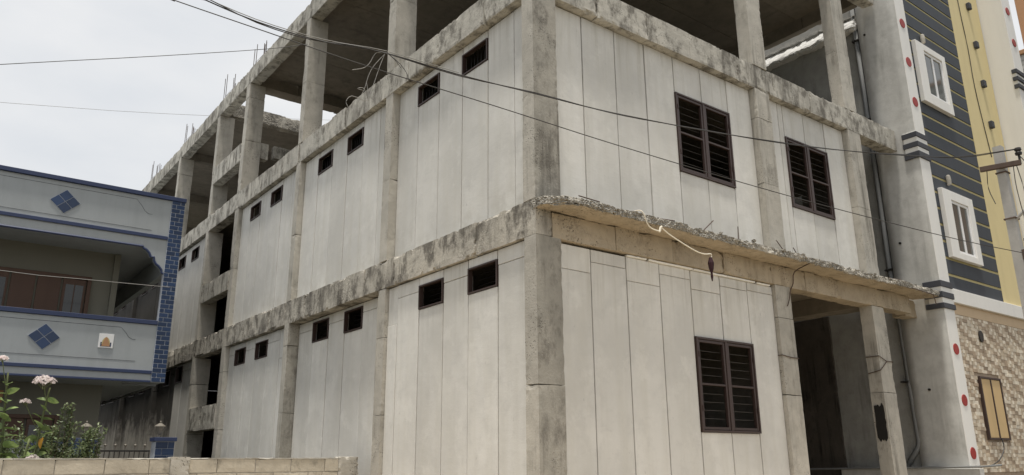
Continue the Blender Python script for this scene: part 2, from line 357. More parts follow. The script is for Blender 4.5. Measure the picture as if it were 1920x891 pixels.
# ------------------------------------------------------------------ the unfinished building
Z1B, Z1T, Z2B, Z2T, Z3B, Z3T = 3.993, 4.400, 7.043, 7.443, 10.095, 10.485
CY = [(0.0, 0.208), (3.381, 3.603), (6.910, 7.100), (10.346, 10.572), (12.508, 12.698), (16.04, 16.25), (19.90, 20.11), (23.90, 24.11)]   # columns along the side street
DX = [(4.316, 4.674), (6.896, 7.279)]                                                              # columns along the front
YEND = 24.11
bld = thing('unfinished_building', 'grey unfinished concrete frame building filled with tall pale cement panels', 'building', (0, 0, 0))
sd = [0.0]
def nextseed(): sd[0] += 3.37; return sd[0]
def rbox(name, mat, *b, res=0.06, amp=0.004, chip=0.012, parent=bld, smooth=False, warp=None):
    return MB().rough(*b, res=res, amp=amp, chip=chip, seed=nextseed(), warp=warp).build(name, mat, parent, smooth)

def lifts(z0, z1, step=1.22):
    out = []; a = z0
    while a < z1 - 0.01:
        b = min(z1, a + step * random.uniform(0.85, 1.1))
        if z1 - b < 0.35: b = z1
        out.append((a, b)); a = b
    return out
def column(x0, x1, y0, y1, z0, z1, near=True):
    for a, b in lifts(z0, z1):
        e = random.uniform(-0.004, 0.003); f = random.uniform(-0.004, 0.003)
        co = rbox('column', 'mould_shade' if y0 > 15.5 and z1 < 7.2 else 'column', x0 + e, x1 - e, y0 + f, y1 - f, a + 0.0035, b - 0.0035, res=0.05 if near else 0.12, amp=0.0015, chip=0.006)  # far columns carry the alley's shade in their colour
        if x0 == 0.0 and y0 == 0.0 or (x0 == 0.0 and 6 < y0 < 7 and z1 < 4.2):      # darker street face of the corner column
            co.data.materials.append(M['column_dark'])
            for f in co.data.polygons:
                if f.normal.y < -0.5: f.material_index = 1
for i, (a, b) in enumerate(CY):
    near = i < 5
    for z0, z1 in ((0.0, Z1B), (Z1T, Z2B)): column(0.0, 0.362, a, b, z0, z1, near)
    column(0.0, 0.362, a, b, Z2T, Z3B, near)
for a, b in DX:
    for z0, z1 in ((0.0, Z1B), (Z1T, Z2B), (Z2T, Z3B)): column(a, b, 0.0, 0.215, z0, z1)
# inner columns further back carry the roof
for x0 in (4.3,):
    for i in (1, 2, 3, 4, 5, 6, 7): column(x0, x0 + 0.36, CY[i][0], CY[i][1], Z2T, Z3T - 0.14, False)

def run(a0, a1, lo=0.75, hi=1.15):
    out = []; a = a0
    while a < a1 - 1e-4:
        b = a + random.uniform(lo, hi)
        if a1 - b < 0.4: b = a1
        out.append((a, b)); a = b
    return out
def beam_y(z0, z1, y0, y1, x0=0.0, x1=0.23, mat='beam', amp=0.0035, chip=0.018):
    for a, b in run(y0, y1):
        e = random.uniform(-0.007, 0.004); far = a > 12.6
        rbox('beam', 'mould_shade' if a > 16.2 and z1 < 7.6 else mat, x0 + e, x1, a + 0.003, b - 0.003, z0 + random.uniform(-0.006, 0.006), z1 + random.uniform(-0.008, 0.006), res=0.12 if far else 0.04, amp=amp, chip=chip)  # far beams painted dark for the alley's shade
def beam_x(z0, z1, x0, x1, y0=0.0, y1=0.23, mat='beam', amp=0.0035, chip=0.018, res=0.04):
    for a, b in run(x0, x1):
        e = random.uniform(-0.007, 0.004)
        rbox('beam', mat, a + 0.003, b - 0.003, y0 + e, y1, z0 + random.uniform(-0.006, 0.006), z1 + random.uniform(-0.008, 0.006), res=res, amp=amp, chip=chip)
beam_y(Z1B, Z1T, 0.0, YEND, mat='beam_worn', amp=0.0045, chip=0.036); beam_y(Z2B, Z2T, 0.0, YEND); beam_y(Z3B, Z3T, 0.0, YEND)
beam_x(Z1B, 4.283, 0.235, 8.18, mat='tan'); beam_x(Z2B, Z2T, 0.235, 8.57); beam_x(Z3B, Z3T, 0.235, 8.56)
rbox('beam', 'tan', 8.19, 8.60, 0.11, 0.34, Z1B - 0.02, 4.27, amp=0.005)
# beams of the stair bay at the half landings
for z0, z1 in ((2.33, 2.83), (5.25, 5.68), (8.22, 8.67)):
    beam_y(z0, z1, CY[3][1] - 0.02, CY[4][0] + 0.02, x0=0.012 - 0.03, x1=0.20)
rbox('beam', 'beam', 0.365, 0.55, CY[3][0] + 0.0, CY[3][1], 8.31, 8.69)
rbox('beam', 'beam', 0.70, 1.5, CY[3][0] + 0.06, CY[3][1], 8.42, 8.72)
rbox('landing_slab', 'slab', 0.21, 1.6, CY[3][1] + 0.05, CY[4][0] - 0.02, 5.52, 5.64, res=0.2)
rbox('landing_slab', 'slab', 0.21, 1.6, CY[3][1] + 0.05, CY[4][0] - 0.02, 8.52, 8.64, res=0.2)
# slabs: first floor, second floor, roof (open over the stair)
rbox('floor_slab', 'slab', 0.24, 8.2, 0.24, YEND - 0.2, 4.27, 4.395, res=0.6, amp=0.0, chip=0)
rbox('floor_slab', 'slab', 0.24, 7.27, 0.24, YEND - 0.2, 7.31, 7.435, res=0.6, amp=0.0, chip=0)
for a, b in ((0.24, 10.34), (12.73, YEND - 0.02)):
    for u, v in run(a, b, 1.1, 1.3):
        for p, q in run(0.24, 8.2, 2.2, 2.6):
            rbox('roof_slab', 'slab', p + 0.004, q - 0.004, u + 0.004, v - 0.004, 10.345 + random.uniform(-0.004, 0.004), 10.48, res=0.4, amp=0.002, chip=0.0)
beam_x(Z3B, Z3T - 0.005, 0.235, 8.2, 10.345, 10.72, mat='slab', res=0.1)
beam_x(10.15, 10.50, 0.235, 8.2, 12.50, 12.72, mat='broken', amp=0.014, res=0.05)
for i in (5, 6, 7): beam_x(Z3B, 10.34, 0.235, 8.2, CY[i][0], CY[i][1], mat='slab', res=0.2)
for a, b in run(0.236, 10.3, 1.0, 1.3): rbox('beam', 'slab', 8.21, 8.36, a + 0.003, b - 0.003, Z3B + 0.0, Z3T - 0.006, res=0.06)
for i in (5,): beam_x(Z2T + 0.0, Z2T + 0.10, 2.0, 7.0, CY[i][0] + 2, CY[i][1] + 2, mat='slab', res=0.3)
# inner walls that close the rooms
def wallpart(*b, mat='slab'): return MB().box(*b).build('inner_wall', mat, bld)
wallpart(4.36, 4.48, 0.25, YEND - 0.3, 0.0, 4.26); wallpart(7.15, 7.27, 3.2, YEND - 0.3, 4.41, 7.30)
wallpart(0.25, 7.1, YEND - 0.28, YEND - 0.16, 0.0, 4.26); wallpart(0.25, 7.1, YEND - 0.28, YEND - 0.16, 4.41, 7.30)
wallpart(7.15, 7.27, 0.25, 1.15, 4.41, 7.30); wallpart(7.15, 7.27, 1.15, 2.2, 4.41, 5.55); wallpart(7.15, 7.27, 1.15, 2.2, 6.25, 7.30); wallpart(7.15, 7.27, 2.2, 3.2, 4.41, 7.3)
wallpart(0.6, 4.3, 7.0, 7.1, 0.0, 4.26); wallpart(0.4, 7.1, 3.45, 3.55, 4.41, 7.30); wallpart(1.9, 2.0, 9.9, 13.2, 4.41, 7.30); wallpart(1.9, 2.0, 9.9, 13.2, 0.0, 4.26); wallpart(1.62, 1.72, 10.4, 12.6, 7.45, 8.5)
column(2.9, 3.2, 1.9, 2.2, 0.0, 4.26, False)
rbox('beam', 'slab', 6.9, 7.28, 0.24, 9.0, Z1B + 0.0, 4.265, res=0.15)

# --- wall panels, each one a piece
def pan(axis, plane, a0, a1, z0, z1):
    mt = 'mould_shade' if axis == 'x' and (a0 > 14.3 and z1 < 4.2 or a0 > 16.1) else 'panel'  # far panels: mould at ground level, painted alley shade above
    if a1 - a0 < 0.03 or z1 - z0 < 0.03: return
    g0 = random.uniform(0.006, 0.011); d = random.uniform(-0.004, 0.004); t = 0.075
    if axis == 'x': MB().bev(plane + d, plane + d + t, a0 + g0, a1 - g0, z0 + 0.003, z1 - 0.003, 0.004).build('panel', mt, bld)
    else: MB().bev(a0 + g0, a1 - g0, plane + d, plane + d + t, z0 + 0.003, z1 - 0.003, 0.004).build('panel', mt, bld)
def panel_row(axis, plane, joints, zb, zt, holes={}, splits={}):
    j = sorted(joints); n = len(j) - 1; rev = joints[0] > joints[-1]
    for i in range(n):
        a0, a1 = j[i], j[i + 1]; key = n - 1 - i if rev else i
        cuts = [(zb, zt)]
        if key in holes:
            h0, h1 = holes[key]; cuts = [(zb, h0), (h1, zt)]
        if key in splits:
            s = splits[key]; nc = []
            for c0, c1 in cuts: nc += [(c0, s), (s, c1)] if c0 + 0.05 < s < c1 - 0.05 else [(c0, c1)]
            cuts = nc
        for c0, c1 in cuts: pan(axis, plane, a0, a1, c0, c1)
VU = (6.605, 6.92); VG = (3.555, 3.875)
LU = [(0.12, [3.381, 2.811, 2.235, 1.655, 1.07, 0.513, 0.208], (1, 3)), (0.11, [6.91, 6.30, 5.715, 5.115, 4.545, 3.968, 3.80, 3.603], (1, 3)), (0.095, [10.346, 9.76, 9.18, 8.58, 8.0, 7.45, 7.10], (1, 3)),
      (0.10, [16.04, 15.28, 14.68, 14.10, 13.50, 12.95, 12.698], (1, 3)), (0.10, [19.90, 19.3, 18.7, 18.1, 17.5, 16.9, 16.25], (1, 3)), (0.10, [23.9, 23.3, 22.7, 22.1, 21.5, 20.9, 20.11], (1, 3))]
LG = [(0.055, [3.381, 3.11, 2.53, 1.94, 1.375, 0.774, 0.208], (2, 4), VG, {0: 3.45, 1: 3.80, 3: 3.80, 5: 3.80}), (0.20, [6.91, 6.297, 5.675, 5.078, 4.455, 3.98, 3.603], (1, 3), (3.59, 3.935), {0: 3.82, 2: 3.82, 4: 3.83}),
      (0.10, [10.346, 9.96, 9.355, 8.77, 8.14, 7.54, 7.10], (1, 3), VG, {0: 3.79, 2: 3.79, 4: 3.79, 5: 3.45}), (0.10, [16.04, 15.5, 14.9, 14.4, 13.8, 13.2, 12.698], (1, 3), (3.55, 3.95), {0: 3.8, 2: 3.8, 4: 3.8}),
      (0.10, [19.90, 19.3, 18.7, 18.1, 17.5, 16.9, 16.25], (1, 3), (3.55, 3.95), {}), (0.10, [23.9, 23.3, 22.7, 22.1, 21.5, 20.9, 20.11], (1, 3), (3.55, 3.95), {})]
vents = []
for plane, J, hs in LU:
    panel_row('x', plane, J, Z1T + 0.006, Z2B - 0.006, {h: VU for h in hs}); vents += [(plane, J[h + 1], J[h], *VU) for h in hs]
for plane, J, hs, vz, sp in LG:
    panel_row('x', plane, J, 0.0, Z1B - 0.008, {h: vz for h in hs}, sp); vents += [(plane, J[h + 1], J[h], *vz) for h in hs]
WU = (5.335, 6.495); WG = (1.948, 3.108)
panel_row('y', 0.115, [0.362, 0.886, 1.46, 2.02, 2.595, 3.17, 3.757, 4.316], Z1T + 0.006, Z2B - 0.006, {4: WU, 5: WU})
panel_row('y', 0.115, [4.674, 5.03, 5.16, 5.725, 6.313, 6.896], Z1T + 0.006, Z2B - 0.006, {2: WU, 3: WU})
panel_row('y', 0.055, [0.362, 0.846, 1.418, 1.993, 2.575, 3.155, 3.735, 4.316], 0.0, Z1B - 0.032, {4: WG, 5: WG}, {0: 3.675, 1: 3.81, 2: 3.667, 3: 3.83, 4: 3.715, 5: 3.83, 6: 3.845})
# thin white strips above the ground-floor panels
for a, b in ((1.42, 1.75), (1.80, 2.6), (2.62, 3.3), (3.31, 3.9), (3.95, 4.25)):
    rbox('panel_top_strip', 'white_strip', a, b, 0.028, 0.10, Z1B - 0.031, Z1B - 0.010, res=0.02, amp=0.004, chip=0.004)

# --- louvred vents: frame + blades share meshes by width
def vent(plane, y0, y1, z0, z1):
    f = MB(); t = 0.021; xa, xb = plane - 0.018, plane + 0.05
    f.bev(xa, xb, y0, y0 + t, z0, z1, 0.003).bev(xa, xb, y1 - t, y1, z0, z1, 0.003).bev(xa + 0.001, xb, y0 + t, y1 - t, z0, z0 + t, 0.003).bev(xa + 0.001, xb, y0 + t, y1 - t, z1 - t, z1, 0.003)
    fr = f.build('vent_window', 'frame', bld)
    n = 4 if z0 < 5 else 0
    for k in range(n):
        zc = z0 + t + (z1 - z0 - 2 * t) * (k + 0.5) / n
        MB().prism([(plane + 0.13, zc - 0.010), (plane + 0.134, zc - 0.014), (plane + 0.17, zc + 0.010), (plane + 0.166, zc + 0.014)], 'y', y0 + t, y1 - t).build('louvre', 'vent', fr)
    if not n:
        for k in range(7):
            yc = y0 + t + (y1 - y0 - 2 * t) * (k + 0.5) / 7; MB().tube([(plane + 0.10, yc, z0 - 0.01), (plane + 0.10, yc, z1 + 0.01)], 0.005, 5, 1).build('bar', 'vent', fr)
for v in vents: vent(*v)

# --- casement windows with grille bars (front)
def casement(plane, x0, x1, z0, z1):
    t = 0.026; ya, yb = plane - 0.026, plane + 0.06
    f = MB(); f.bev(x0, x0 + t, ya, yb, z0, z1, 0.003).bev(x1 - t, x1, ya, yb, z0, z1, 0.003).bev(x0 + t, x1 - t, ya + 0.001, yb, z0, z0 + t, 0.003).bev(x0 + t, x1 - t, ya + 0.001, yb, z1 - t, z1, 0.003)
    xc = (x0 + x1) / 2; f.bev(xc - 0.022, xc + 0.022, ya + 0.002, yb, z0 + t, z1 - t, 0.003)
    w = f.build('window', 'frame', bld)
    for a, b in ((x0 + t + 0.004, xc - 0.026), (xc + 0.026, x1 - t - 0.004)):
        s = MB(); u = 0.034; c0, c1 = z0 + t + 0.004, z1 - t - 0.004; y0_, y1_ = ya + 0.012, ya + 0.05
        s.bev(a, a + u, y0_, y1_, c0, c1, 0.003).bev(b - u, b, y0_, y1_, c0, c1, 0.003).bev(a + u, b - u, y0_ + 0.001, y1_, c0, c0 + u, 0.003).bev(a + u, b - u, y0_ + 0.001, y1_, c1 - u, c1, 0.003)
        zm = (z0 + z1) / 2; s.bev(a + u, b - u, y0_ + 0.002, y1_, zm - 0.013, zm + 0.013, 0.003); s.build('sash', 'frame', w)
        for h0, h1 in ((c0 + u, zm - 0.013), (zm + 0.013, c1 - u)):
            for k in range(4):
                zz = h0 + (h1 - h0) * (k + 1) / 5; MB().tube([(a + u - 0.004, y1_ + 0.012, zz), (b - u + 0.004, y1_ + 0.012, zz)], 0.0032, 6, 1).build('grille_bar', 'bar', w)
    for zz in (z0 + 0.25, z1 - 0.25):
        for xx in (x0 + t - 0.004, x1 - t - 0.012): MB().bev(xx, xx + 0.016, ya - 0.010, ya + 0.006, zz, zz + 0.07, 0.002).build('hinge', 'frame', w)
casement(0.115, 2.588, 3.762, *WU); casement(0.115, 5.150, 6.313, *WU); casement(0.055, 2.577, 3.737, *WG)

# --- broken sunshade slab over the ground floor, front side
def shade_warp(p):
    x, y, z = p
    f = min(1.0, max(0.0, (x + 0.02) / 0.30)) ** 0.5
    f *= 1.0 + 0.06 * noise.noise(Vector((x * 1.3, 2.0, 5.0)))
    if x > 8.2: f *= 1.0
    if y < 0: y = y * (0.12 + 0.88 * f)
    if y < -0.2: y += 0.020 * noise.noise(Vector((x * 7, 1.0, z * 9))) + 0.016 * noise.noise(Vector((x * 19, 4.0, z * 21))); z += 0.012 * noise.noise(Vector((x * 15, y * 9, 2.0)))
    if p[1] < -0.28 and z > 4.345: z -= 0.016 * min(1.0, (-0.28 - p[1]) / 0.05)
    z += 0.012 * noise.noise(Vector((x * 0.9, 7.0, y)))
    return Vector((x, y, z))
ss = rbox('sunshade_slab', 'broken', -0.01, 8.56, -0.335, 0.10, 4.288, 4.392, res=0.022, amp=0.015, chip=0.035, warp=shade_warp)
ss.data.materials.append(M['tan'])
for f in ss.data.polygons:
    if f.normal.z < -0.45 and f.center.y > -0.31: f.material_index = 1
# lumps of spalled concrete along its lip
for k in range(90):
    x = random.uniform(0.1, 8.4); s = random.uniform(0.008, 0.022); y = -0.32 + random.uniform(-0.02, 0.05); z = random.uniform(4.31, 4.395)
    b = MB(); b.rough(x - s, x + s * 1.3, y - s, y + s, z - s * 0.7, z + s * 0.7, res=s, amp=s * 0.7, chip=s * 0.6, seed=k * 1.3)
    if k == 0: crumbs = b
    else:
        o = len(crumbs.v); crumbs.v += b.v; crumbs.f += [tuple(i + o for i in f) for f in b.f]
cr = crumbs.build('concrete_crumbs', 'broken', bld); cr['kind'] = 'stuff'
# stub bars left in the concrete
for p, q in (((0.46, -0.2, 4.46), (0.78, -0.2, 4.45)), ((2.525, -0.2, 4.38), (2.80, -0.2, 4.60)), ((3.29, -0.2, 4.37), (3.31, -0.2, 4.61)), ((4.16, -0.2, 4.56), (4.25, -0.3, 4.31)), ((4.55, -0.2, 4.52), (4.66, -0.2, 4.40)),
             ((6.9, -0.2, 4.42), (7.5, -0.25, 4.43)), ((7.6, -0.34, 4.30), (8.3, -0.36, 4.27)), ((8.28, -0.36, 4.28), (8.30, -0.37, 4.10)), ((1.6, -0.25, 4.40), (1.95, -0.28, 4.42))):
    MB().tube([p, q], 0.007, 6, 1).build('stub_bar', 'steel', bld)
MB().tube([(4.76, -0.30, 4.30), (4.74, -0.06, 4.22), (4.72, -0.03, 4.05), (4.64, -0.03, 3.95), (4.58, -0.03, 3.80), (4.52, -0.03, 3.70)], 0.008, 6).build('stub_bar', 'steel', bld)
# tie wire on the front columns
for x0, x1, z, t in ((6.896, 7.279, 3.18, 0.07), (4.316, 4.674, 3.0, 0.02)):
    MB().tube([(x0 - 0.012, 0.2, z), (x0 - 0.012, -0.012, z), ((x0 + x1) / 2, -0.014, z - t), (x1 + 0.01, -0.012, z - t), (x1 + 0.01, 0.2, z - t)], 0.007, 5, 1).build('tie_wire', 'steel', bld)
    if t > 0.05: MB().tube([(x0 - 0.012, 0.2, z - 0.26), (x0 - 0.012, -0.012, z - 0.22), ((x0 + x1) / 2, -0.016, z - t - 0.01)], 0.007, 5, 1).build('tie_wire', 'steel', bld)
# black patch brushed on the side of the front column
pp = []
for k in range(26):
    t = k / 26 * 2 * math.pi; cx, cz = math.cos(t), math.sin(t); sq = 1 / max(abs(cx), abs(cz)); pp.append((0.105 + 0.085 * cx * sq * random.uniform(0.8, 1.05), 2.17 + 0.28 * cz * sq * random.uniform(0.82, 1.05)))
MB().prism(pp, 'x', 6.893 - 0.012, 6.893 + 0.004).build('black_patch', 'tar', bld)
# starter bars on the roof
for i, (a, b) in enumerate(CY):
    if i < 2: continue
    for j, yy in enumerate((a - 0.05, a + 0.10, b - 0.9, b - 0.82)):
        for k in range(2):
            x = 0.06 + 0.22 * k; h = random.uniform(0.55, 0.8) * (1.0 if j < 2 else 0.6)
            MB().tube([(x, yy, Z3T - 0.1), (x + random.uniform(-0.01, 0.01), yy + random.uniform(-0.02, 0.02), Z3T + h)], 0.008, 5, 1).build('reinforcing_bar', 'steel', bld)
    MB().tube([(0.06, a - 0.05, Z3T + 0.14), (0.06, b - 0.82, Z3T + 0.12)], 0.004, 5, 1).build('reinforcing_bar', 'steel', bld)
    rbox('concrete_lump', 'broken', 0.02, 0.3, a - 0.1, a + 0.12, Z3T - 0.02, Z3T + 0.05, res=0.05, amp=0.01, chip=0.03)

# ------------------------------------------------------------------ right-hand neighbour
nb = thing('striped_house', 'tall house with charcoal wall ruled in ochre lines beside yellow wall and stone mosaic', 'house', (8.62, -0.34, 0))
XN = 8.62; NT = 13.6
rbox('pilaster', 'plaster', XN, 9.0, -0.336, 0.42, 0.0, NT, res=0.16, amp=0.006, chip=0.0, parent=nb, smooth=True)
rbox('side_wall', 'rough_plaster', XN + 0.10, 9.0, 0.43, 12.0, 0.0, NT, res=0.16, amp=0.016, chip=0.0, parent=nb, smooth=True)
MB().box(XN + 0.012, 8.995, -0.346, -0.337, 0.0, NT).build('pilaster_face', 'white', nb)
MB().box(9.003, 13.0, -0.22, 12.0, 0.0, NT).build('body', 'beige', nb)
MB().box(9.003, 11.42, -0.236, -0.221, 4.50, NT).build('ruled_wall', 'line', nb)
MB().box(11.422, 13.0, -0.250, -0.221, 4.50, NT).build('yellow_wall', 'yellow', nb)
z = 6.936 - 8 * 0.3125
while z < NT:
    a, b = max(4.505, z + 0.050), min(NT, z + 0.3125)
    if b > a: MB().bev(9.004, 11.415, -0.250, -0.2365, a, b, 0.003).build('charcoal_band', 'navy', nb)
    z += 0.3125
MB().bev(9.0, 13.02, -0.31, -0.222, 4.25, 4.50, 0.006).build('ledge', 'white', nb)
MB().box(9.003, 13.0, -0.252, -0.222, 4.06, 4.249).build('beige_strip', 'beige', nb)
for zz in ((7.23, 7.325), (7.04, 7.135), (6.83, 6.95), (4.46, 4.565), (4.27, 4.37), (4.085, 4.175)):
    MB().bev(XN - 0.03, 9.02, -0.372, -0.10 if zz[0] > 5 else -0.06, zz[0], zz[1], 0.004).build('trim_band', 'navy_band', nb)
for zz in ((7.136, 7.229), (6.951, 7.039), (4.371, 4.459), (4.176, 4.269), (7.326, 7.338)): MB().bev(XN - 0.015, 9.01, -0.356, -0.12, zz[0], zz[1], 0.003).build('trim_band', 'white', nb)
def disc(x, z, y, r, name='red_disc', mat='red'):
    b = MB(); n = 20
    b.prism([(x + r * math.cos(2 * math.pi * k / n), z + r * math.sin(2 * math.pi * k / n)) for k in range(n)], 'y', y + 0.006, y + 0.02); return b.build(name, mat, nb)
for zz in (11.25, 10.43, 9.61, 8.79, 7.966, 3.40, 2.553, 1.707): disc(8.81, zz, -0.362, 0.095)
# second pilaster, standing further out
MB().bev(13.03, 13.5, -0.735, 12, 0.0, NT, 0.004).build('pilaster', 'white', nb)
for zz in (11.35, 10.55): disc(13.27, zz, -0.757, 0.095)
for zz in (9.74, 9.56, 9.38): MB().bev(13.0, 13.53, -0.765, -0.66, zz, zz + 0.09, 0.003).build('trim_band', 'navy_band', nb)
# windows
def white_window(x0, x1, z0, z1, gx0, gx1, gz0, gz1):
    f = MB(); ya = -0.335; f.bev(x0, gx0, ya, -0.2505, z0, z1, 0.006).bev(gx1, x1, ya, -0.2505, z0, z1, 0.006).bev(gx0 + 0.001, gx1 - 0.001, ya + 0.001, -0.2505, z0, gz0, 0.006).bev(gx0 + 0.001, gx1 - 0.001, ya + 0.001, -0.2505, gz1, z1, 0.006)
    w = f.build('window', 'white', nb)
    u = 0.045; s = MB(); xm = (gx0 + gx1) / 2
    s.bev(gx0, gx0 + u, -0.31, -0.2505, gz0, gz1, 0.003).bev(gx1 - u, gx1, -0.31, -0.2505, gz0, gz1, 0.003).bev(gx0 + u, gx1 - u, -0.309, -0.2505, gz0, gz0 + u, 0.003).bev(gx0 + u, gx1 - u, -0.309, -0.2505, gz1 - u, gz1, 0.003).bev(xm - 0.03, xm + 0.03, -0.305, -0.2505, gz0 + u, gz1 - u, 0.003)
    s.build('frame', 'upvc', w)
    MB().box(gx0 + u, xm - 0.03, -0.290, -0.284, gz0 + u, gz1 - u).build('pane', 'glass', w); MB().box(xm + 0.03, gx1 - u, -0.290, -0.284, gz0 + u, gz1 - u).build('pane', 'glass', w)
white_window(9.28, 10.49, 8.15, 9.45, 9.58, 10.35, 8.36, 9.31); white_window(9.35, 10.58, 5.10, 6.42, 9.66, 10.37, 5.225, 6.235)
# stone mosaic: staggered chips of four tones
MB().box(9.003, 13.0, -0.230, -0.2205, 0.0, 4.059).build('mosaic_bed', TILES[2], nb)
rr = random.Random(4); pieces = []; zz = 1.40; row = 0
TW, TH = (9.70, 10.55), (1.92, 3.02)
SEQ = ((0.17, 2), (0.11, 0), (0.08, 1), (0.075, 3), (0.13, 1))
while zz < 4.05:
    h = 0.060; x = 9.006 - (row * 0.125 % 0.56); k = 0
    while x < 12.98:
        w, tone = SEQ[k % 5]; k += 1; a, b = max(9.006, x), min(12.99, x + w)
        if rr.random() < 0.2: tone = rr.randrange(4)
        if b - a > 0.02 and not (b > TW[0] and a < TW[1] and zz + h > TH[0] and zz < TH[1]): pieces.append((a, b, zz, min(4.055, zz + h), tone, rr.uniform(0.0, 0.012)))
        x += w + 0.002
    zz += h + 0.002; row += 1
near = [p for p in pieces if p[0] < 12.0]; near.sort(key=lambda p: -(p[1] - p[0]) / (p[0] - 4)); own = set(near[:290])
rest = [MB() for _ in TILES]
for p in pieces:
    a, b, c, d, t, e = p
    if p in own: MB().bev(a, b, -0.243 - e, -0.2305, c, d, 0.003).build('mosaic_stone', TILES[t], nb)
    else: rest[t].box(a, b, -0.243 - e, -0.2305, c, d)
for t, b in enumerate(rest):
    o = b.build('mosaic_stones', TILES[t], nb); o['kind'] = 'stuff'
w = MB(); w.bev(9.71, 9.745, -0.285, -0.231, 1.93, 3.01, 0.003).bev(10.515, 10.55, -0.285, -0.231, 1.93, 3.01, 0.003).bev(9.745, 10.515, -0.284, -0.231, 2.975, 3.01, 0.003).bev(9.745, 10.515, -0.284, -0.231, 1.93, 1.965, 0.003).bev(10.115, 10.145, -0.284, -0.231, 1.965, 2.975, 0.003)
bw = w.build('boarded_window', 'frame', nb)
for a, b in ((9.747, 10.113), (10.147, 10.513)): MB().bev(a, b, -0.27, -0.24, 1.968, 2.972, 0.003).build('ply_board', 'wood', bw)
b = MB(); n = 18; b.prism([(10.09 + 0.085 * math.cos(2 * math.pi * k / n), 3.74 + 0.105 * math.sin(2 * math.pi * k / n)) for k in range(n)], 'y', -0.275, -0.256); b.build('vent_hole', 'iron', nb)
for zz in (11.38, 10.41, 9.46, 8.495):
    l = MB().bev(12.34, 12.46, -0.33, -0.2505, zz - 0.08, zz + 0.08, 0.012).build('wall_light', 'navy_band', nb)
for x, zz in ((9.72, 9.62), (9.79, 6.66)): MB().lathe([(0.02, -0.10), (0.04, -0.09), (0.045, 0.0), (0.038, 0.08), (0.02, 0.10)], (x, -0.295, zz), 12).build('bulkhead_lamp', 'mortar', nb)
MB().tube([(11.9, -0.262, 12.6), (11.92, -0.262, 11.2), (11.98, -0.262, 10.2), (11.95, -0.262, 9.3), (12.05, -0.262, 8.4), (12.15, -0.262, 7.7)], 0.008, 5).build('wall_wire', 'cable', nb)
MB().tube([(10.13, -0.29, 1.96), (10.12, -0.31, 1.80), (9.85, -0.31, 1.60), (9.3, -0.36, 1.50), (8.9, -0.38, 1.50)], 0.010, 5).build('wall_wire', 'cable', nb)
# side wall: pipe, ledge painted white for sunlight, plinth, sheet painted dark for passage shade
MB().tube([(8.675, 0.50, 12.9), (8.675, 0.50, 4.2), (8.665, 0.45, 3.9), (8.655, 0.42, 1.9), (8.655, 0.44, 1.82), (8.655, 0.75, 1.42)], 0.045, 10, 1).build('drain_pipe', 'pipe', nb, True)
for zz in (9.55, 7.85, 4.9, 2.9): MB().bev(8.60, 8.72, 0.43, 0.57, zz, zz + 0.03, 0.003).build('pipe_clip', 'iron', nb)
for y, zz in ((0.30, 9.6), (0.22, 5.35), (0.10, 2.75)): MB().tube([(8.60, y, zz), (8.66, y, zz)], 0.022, 8, 1).build('pipe_stub', 'iron', nb)
rbox('sunlit_strip_ledge', 'rough_white', 8.50, 8.735, 0.46, 8.0, 9.80, 10.12, res=0.04, amp=0.03, chip=0.05, parent=nb, warp=lambda p: Vector((p.x + 0.20 * max(0.0, (p.z - 9.86)) / 0.26 if p.x < 8.6 else p.x, p.y, p.z)))  # a sunlit strip built as a ledge, its brightness put into white colour
rbox('passage_shade_sheet', 'painted_shade', 8.675, 8.75, 1.82, 6.0, 0.0, 4.26, res=0.12, amp=0.006, chip=0.012, parent=nb)  # dark sheet stands in for the passage's deep shade
MB().bev(8.47, 8.619, -0.55, 1.80, 0.0, 1.47, 0.006).build('plinth', 'plaster', nb); MB().tube([(8.45, 2.4, 1.46), (8.45, -0.6, 1.50), (9.1, -0.62, 1.52)], 0.018, 6, 1).build('pipe', 'pipe', nb)

# house further along the street
oh = thing('orange_house', 'orange-brown house corner with grey mosaic parapet behind the yellow wall', 'house', (16.5, -2, 0))
MB().bev(16.9, 22.0, -1.6, 0.15, 0.0, 16.0, 0.01).build('wall', 'orange', oh)
MB().bev(15.6, 16.89, -3.0, 0.05, 9.6, 11.30, 0.01).build('parapet', 'plaster', oh)
MB().bev(15.55, 16.92, -3.05, 0.1, 11.305, 11.42, 0.01).build('coping', 'orange', oh)
MB().bev(15.7, 16.88, -2.9, 0.02, 0.0, 9.59, 0.01).build('wall', 'orange', oh)
for i in range(8):
    for j in range(14):
        y = -2.95 + i * 0.37; zz = 9.65 + j * 0.115
        MB().bev(15.588 - random.uniform(0, 0.008), 15.5995, y + random.uniform(0, 0.05), y + 0.33, zz, zz + 0.1, 0.002).build('mosaic_stone', random.choice((M['plaster'], M['rough_white'], M['pole'])), oh)

# ------------------------------------------------------------------ left-hand house with the balcony
hs = thing('balcony_house', 'pale grey two-storey house with blue trim, blue tile pillar and open balcony', 'house', (-5.0, 11.0, 0))
HY = 10.0
def hb(name, mat, *b, c=0.005): return MB().bev(*b, c).build(name, mat, hs)
hb('wall', 'housein', -12.0, -2.05, 11.3, 24.0, 0.0, 6.0)
hb('balcony_slab', 'house', -12.0, -1.215, HY + 0.015, 24.0, 3.16, 3.30)
hb('roof_slab', 'house', -12.0, -1.22, HY + 0.20, 24.0, 5.86, 6.03)
hb('balcony_parapet', 'house', -12.0, -1.462, HY, HY + 0.12, 3.165, 4.25)
hb('roof_parapet', 'house', -12.0, -1.462, HY, HY + 0.12, 5.98, 6.82)
hb('roof_parapet', 'house', -1.5, -1.22, HY + 0.125, 24.0, 6.035, 6.82)
hb('added_side_beam', 'house', -1.36, -1.225, HY + 0.30, 24.0, 5.40, 5.855)  # beam added to hide the bright alley side and darken the balcony end
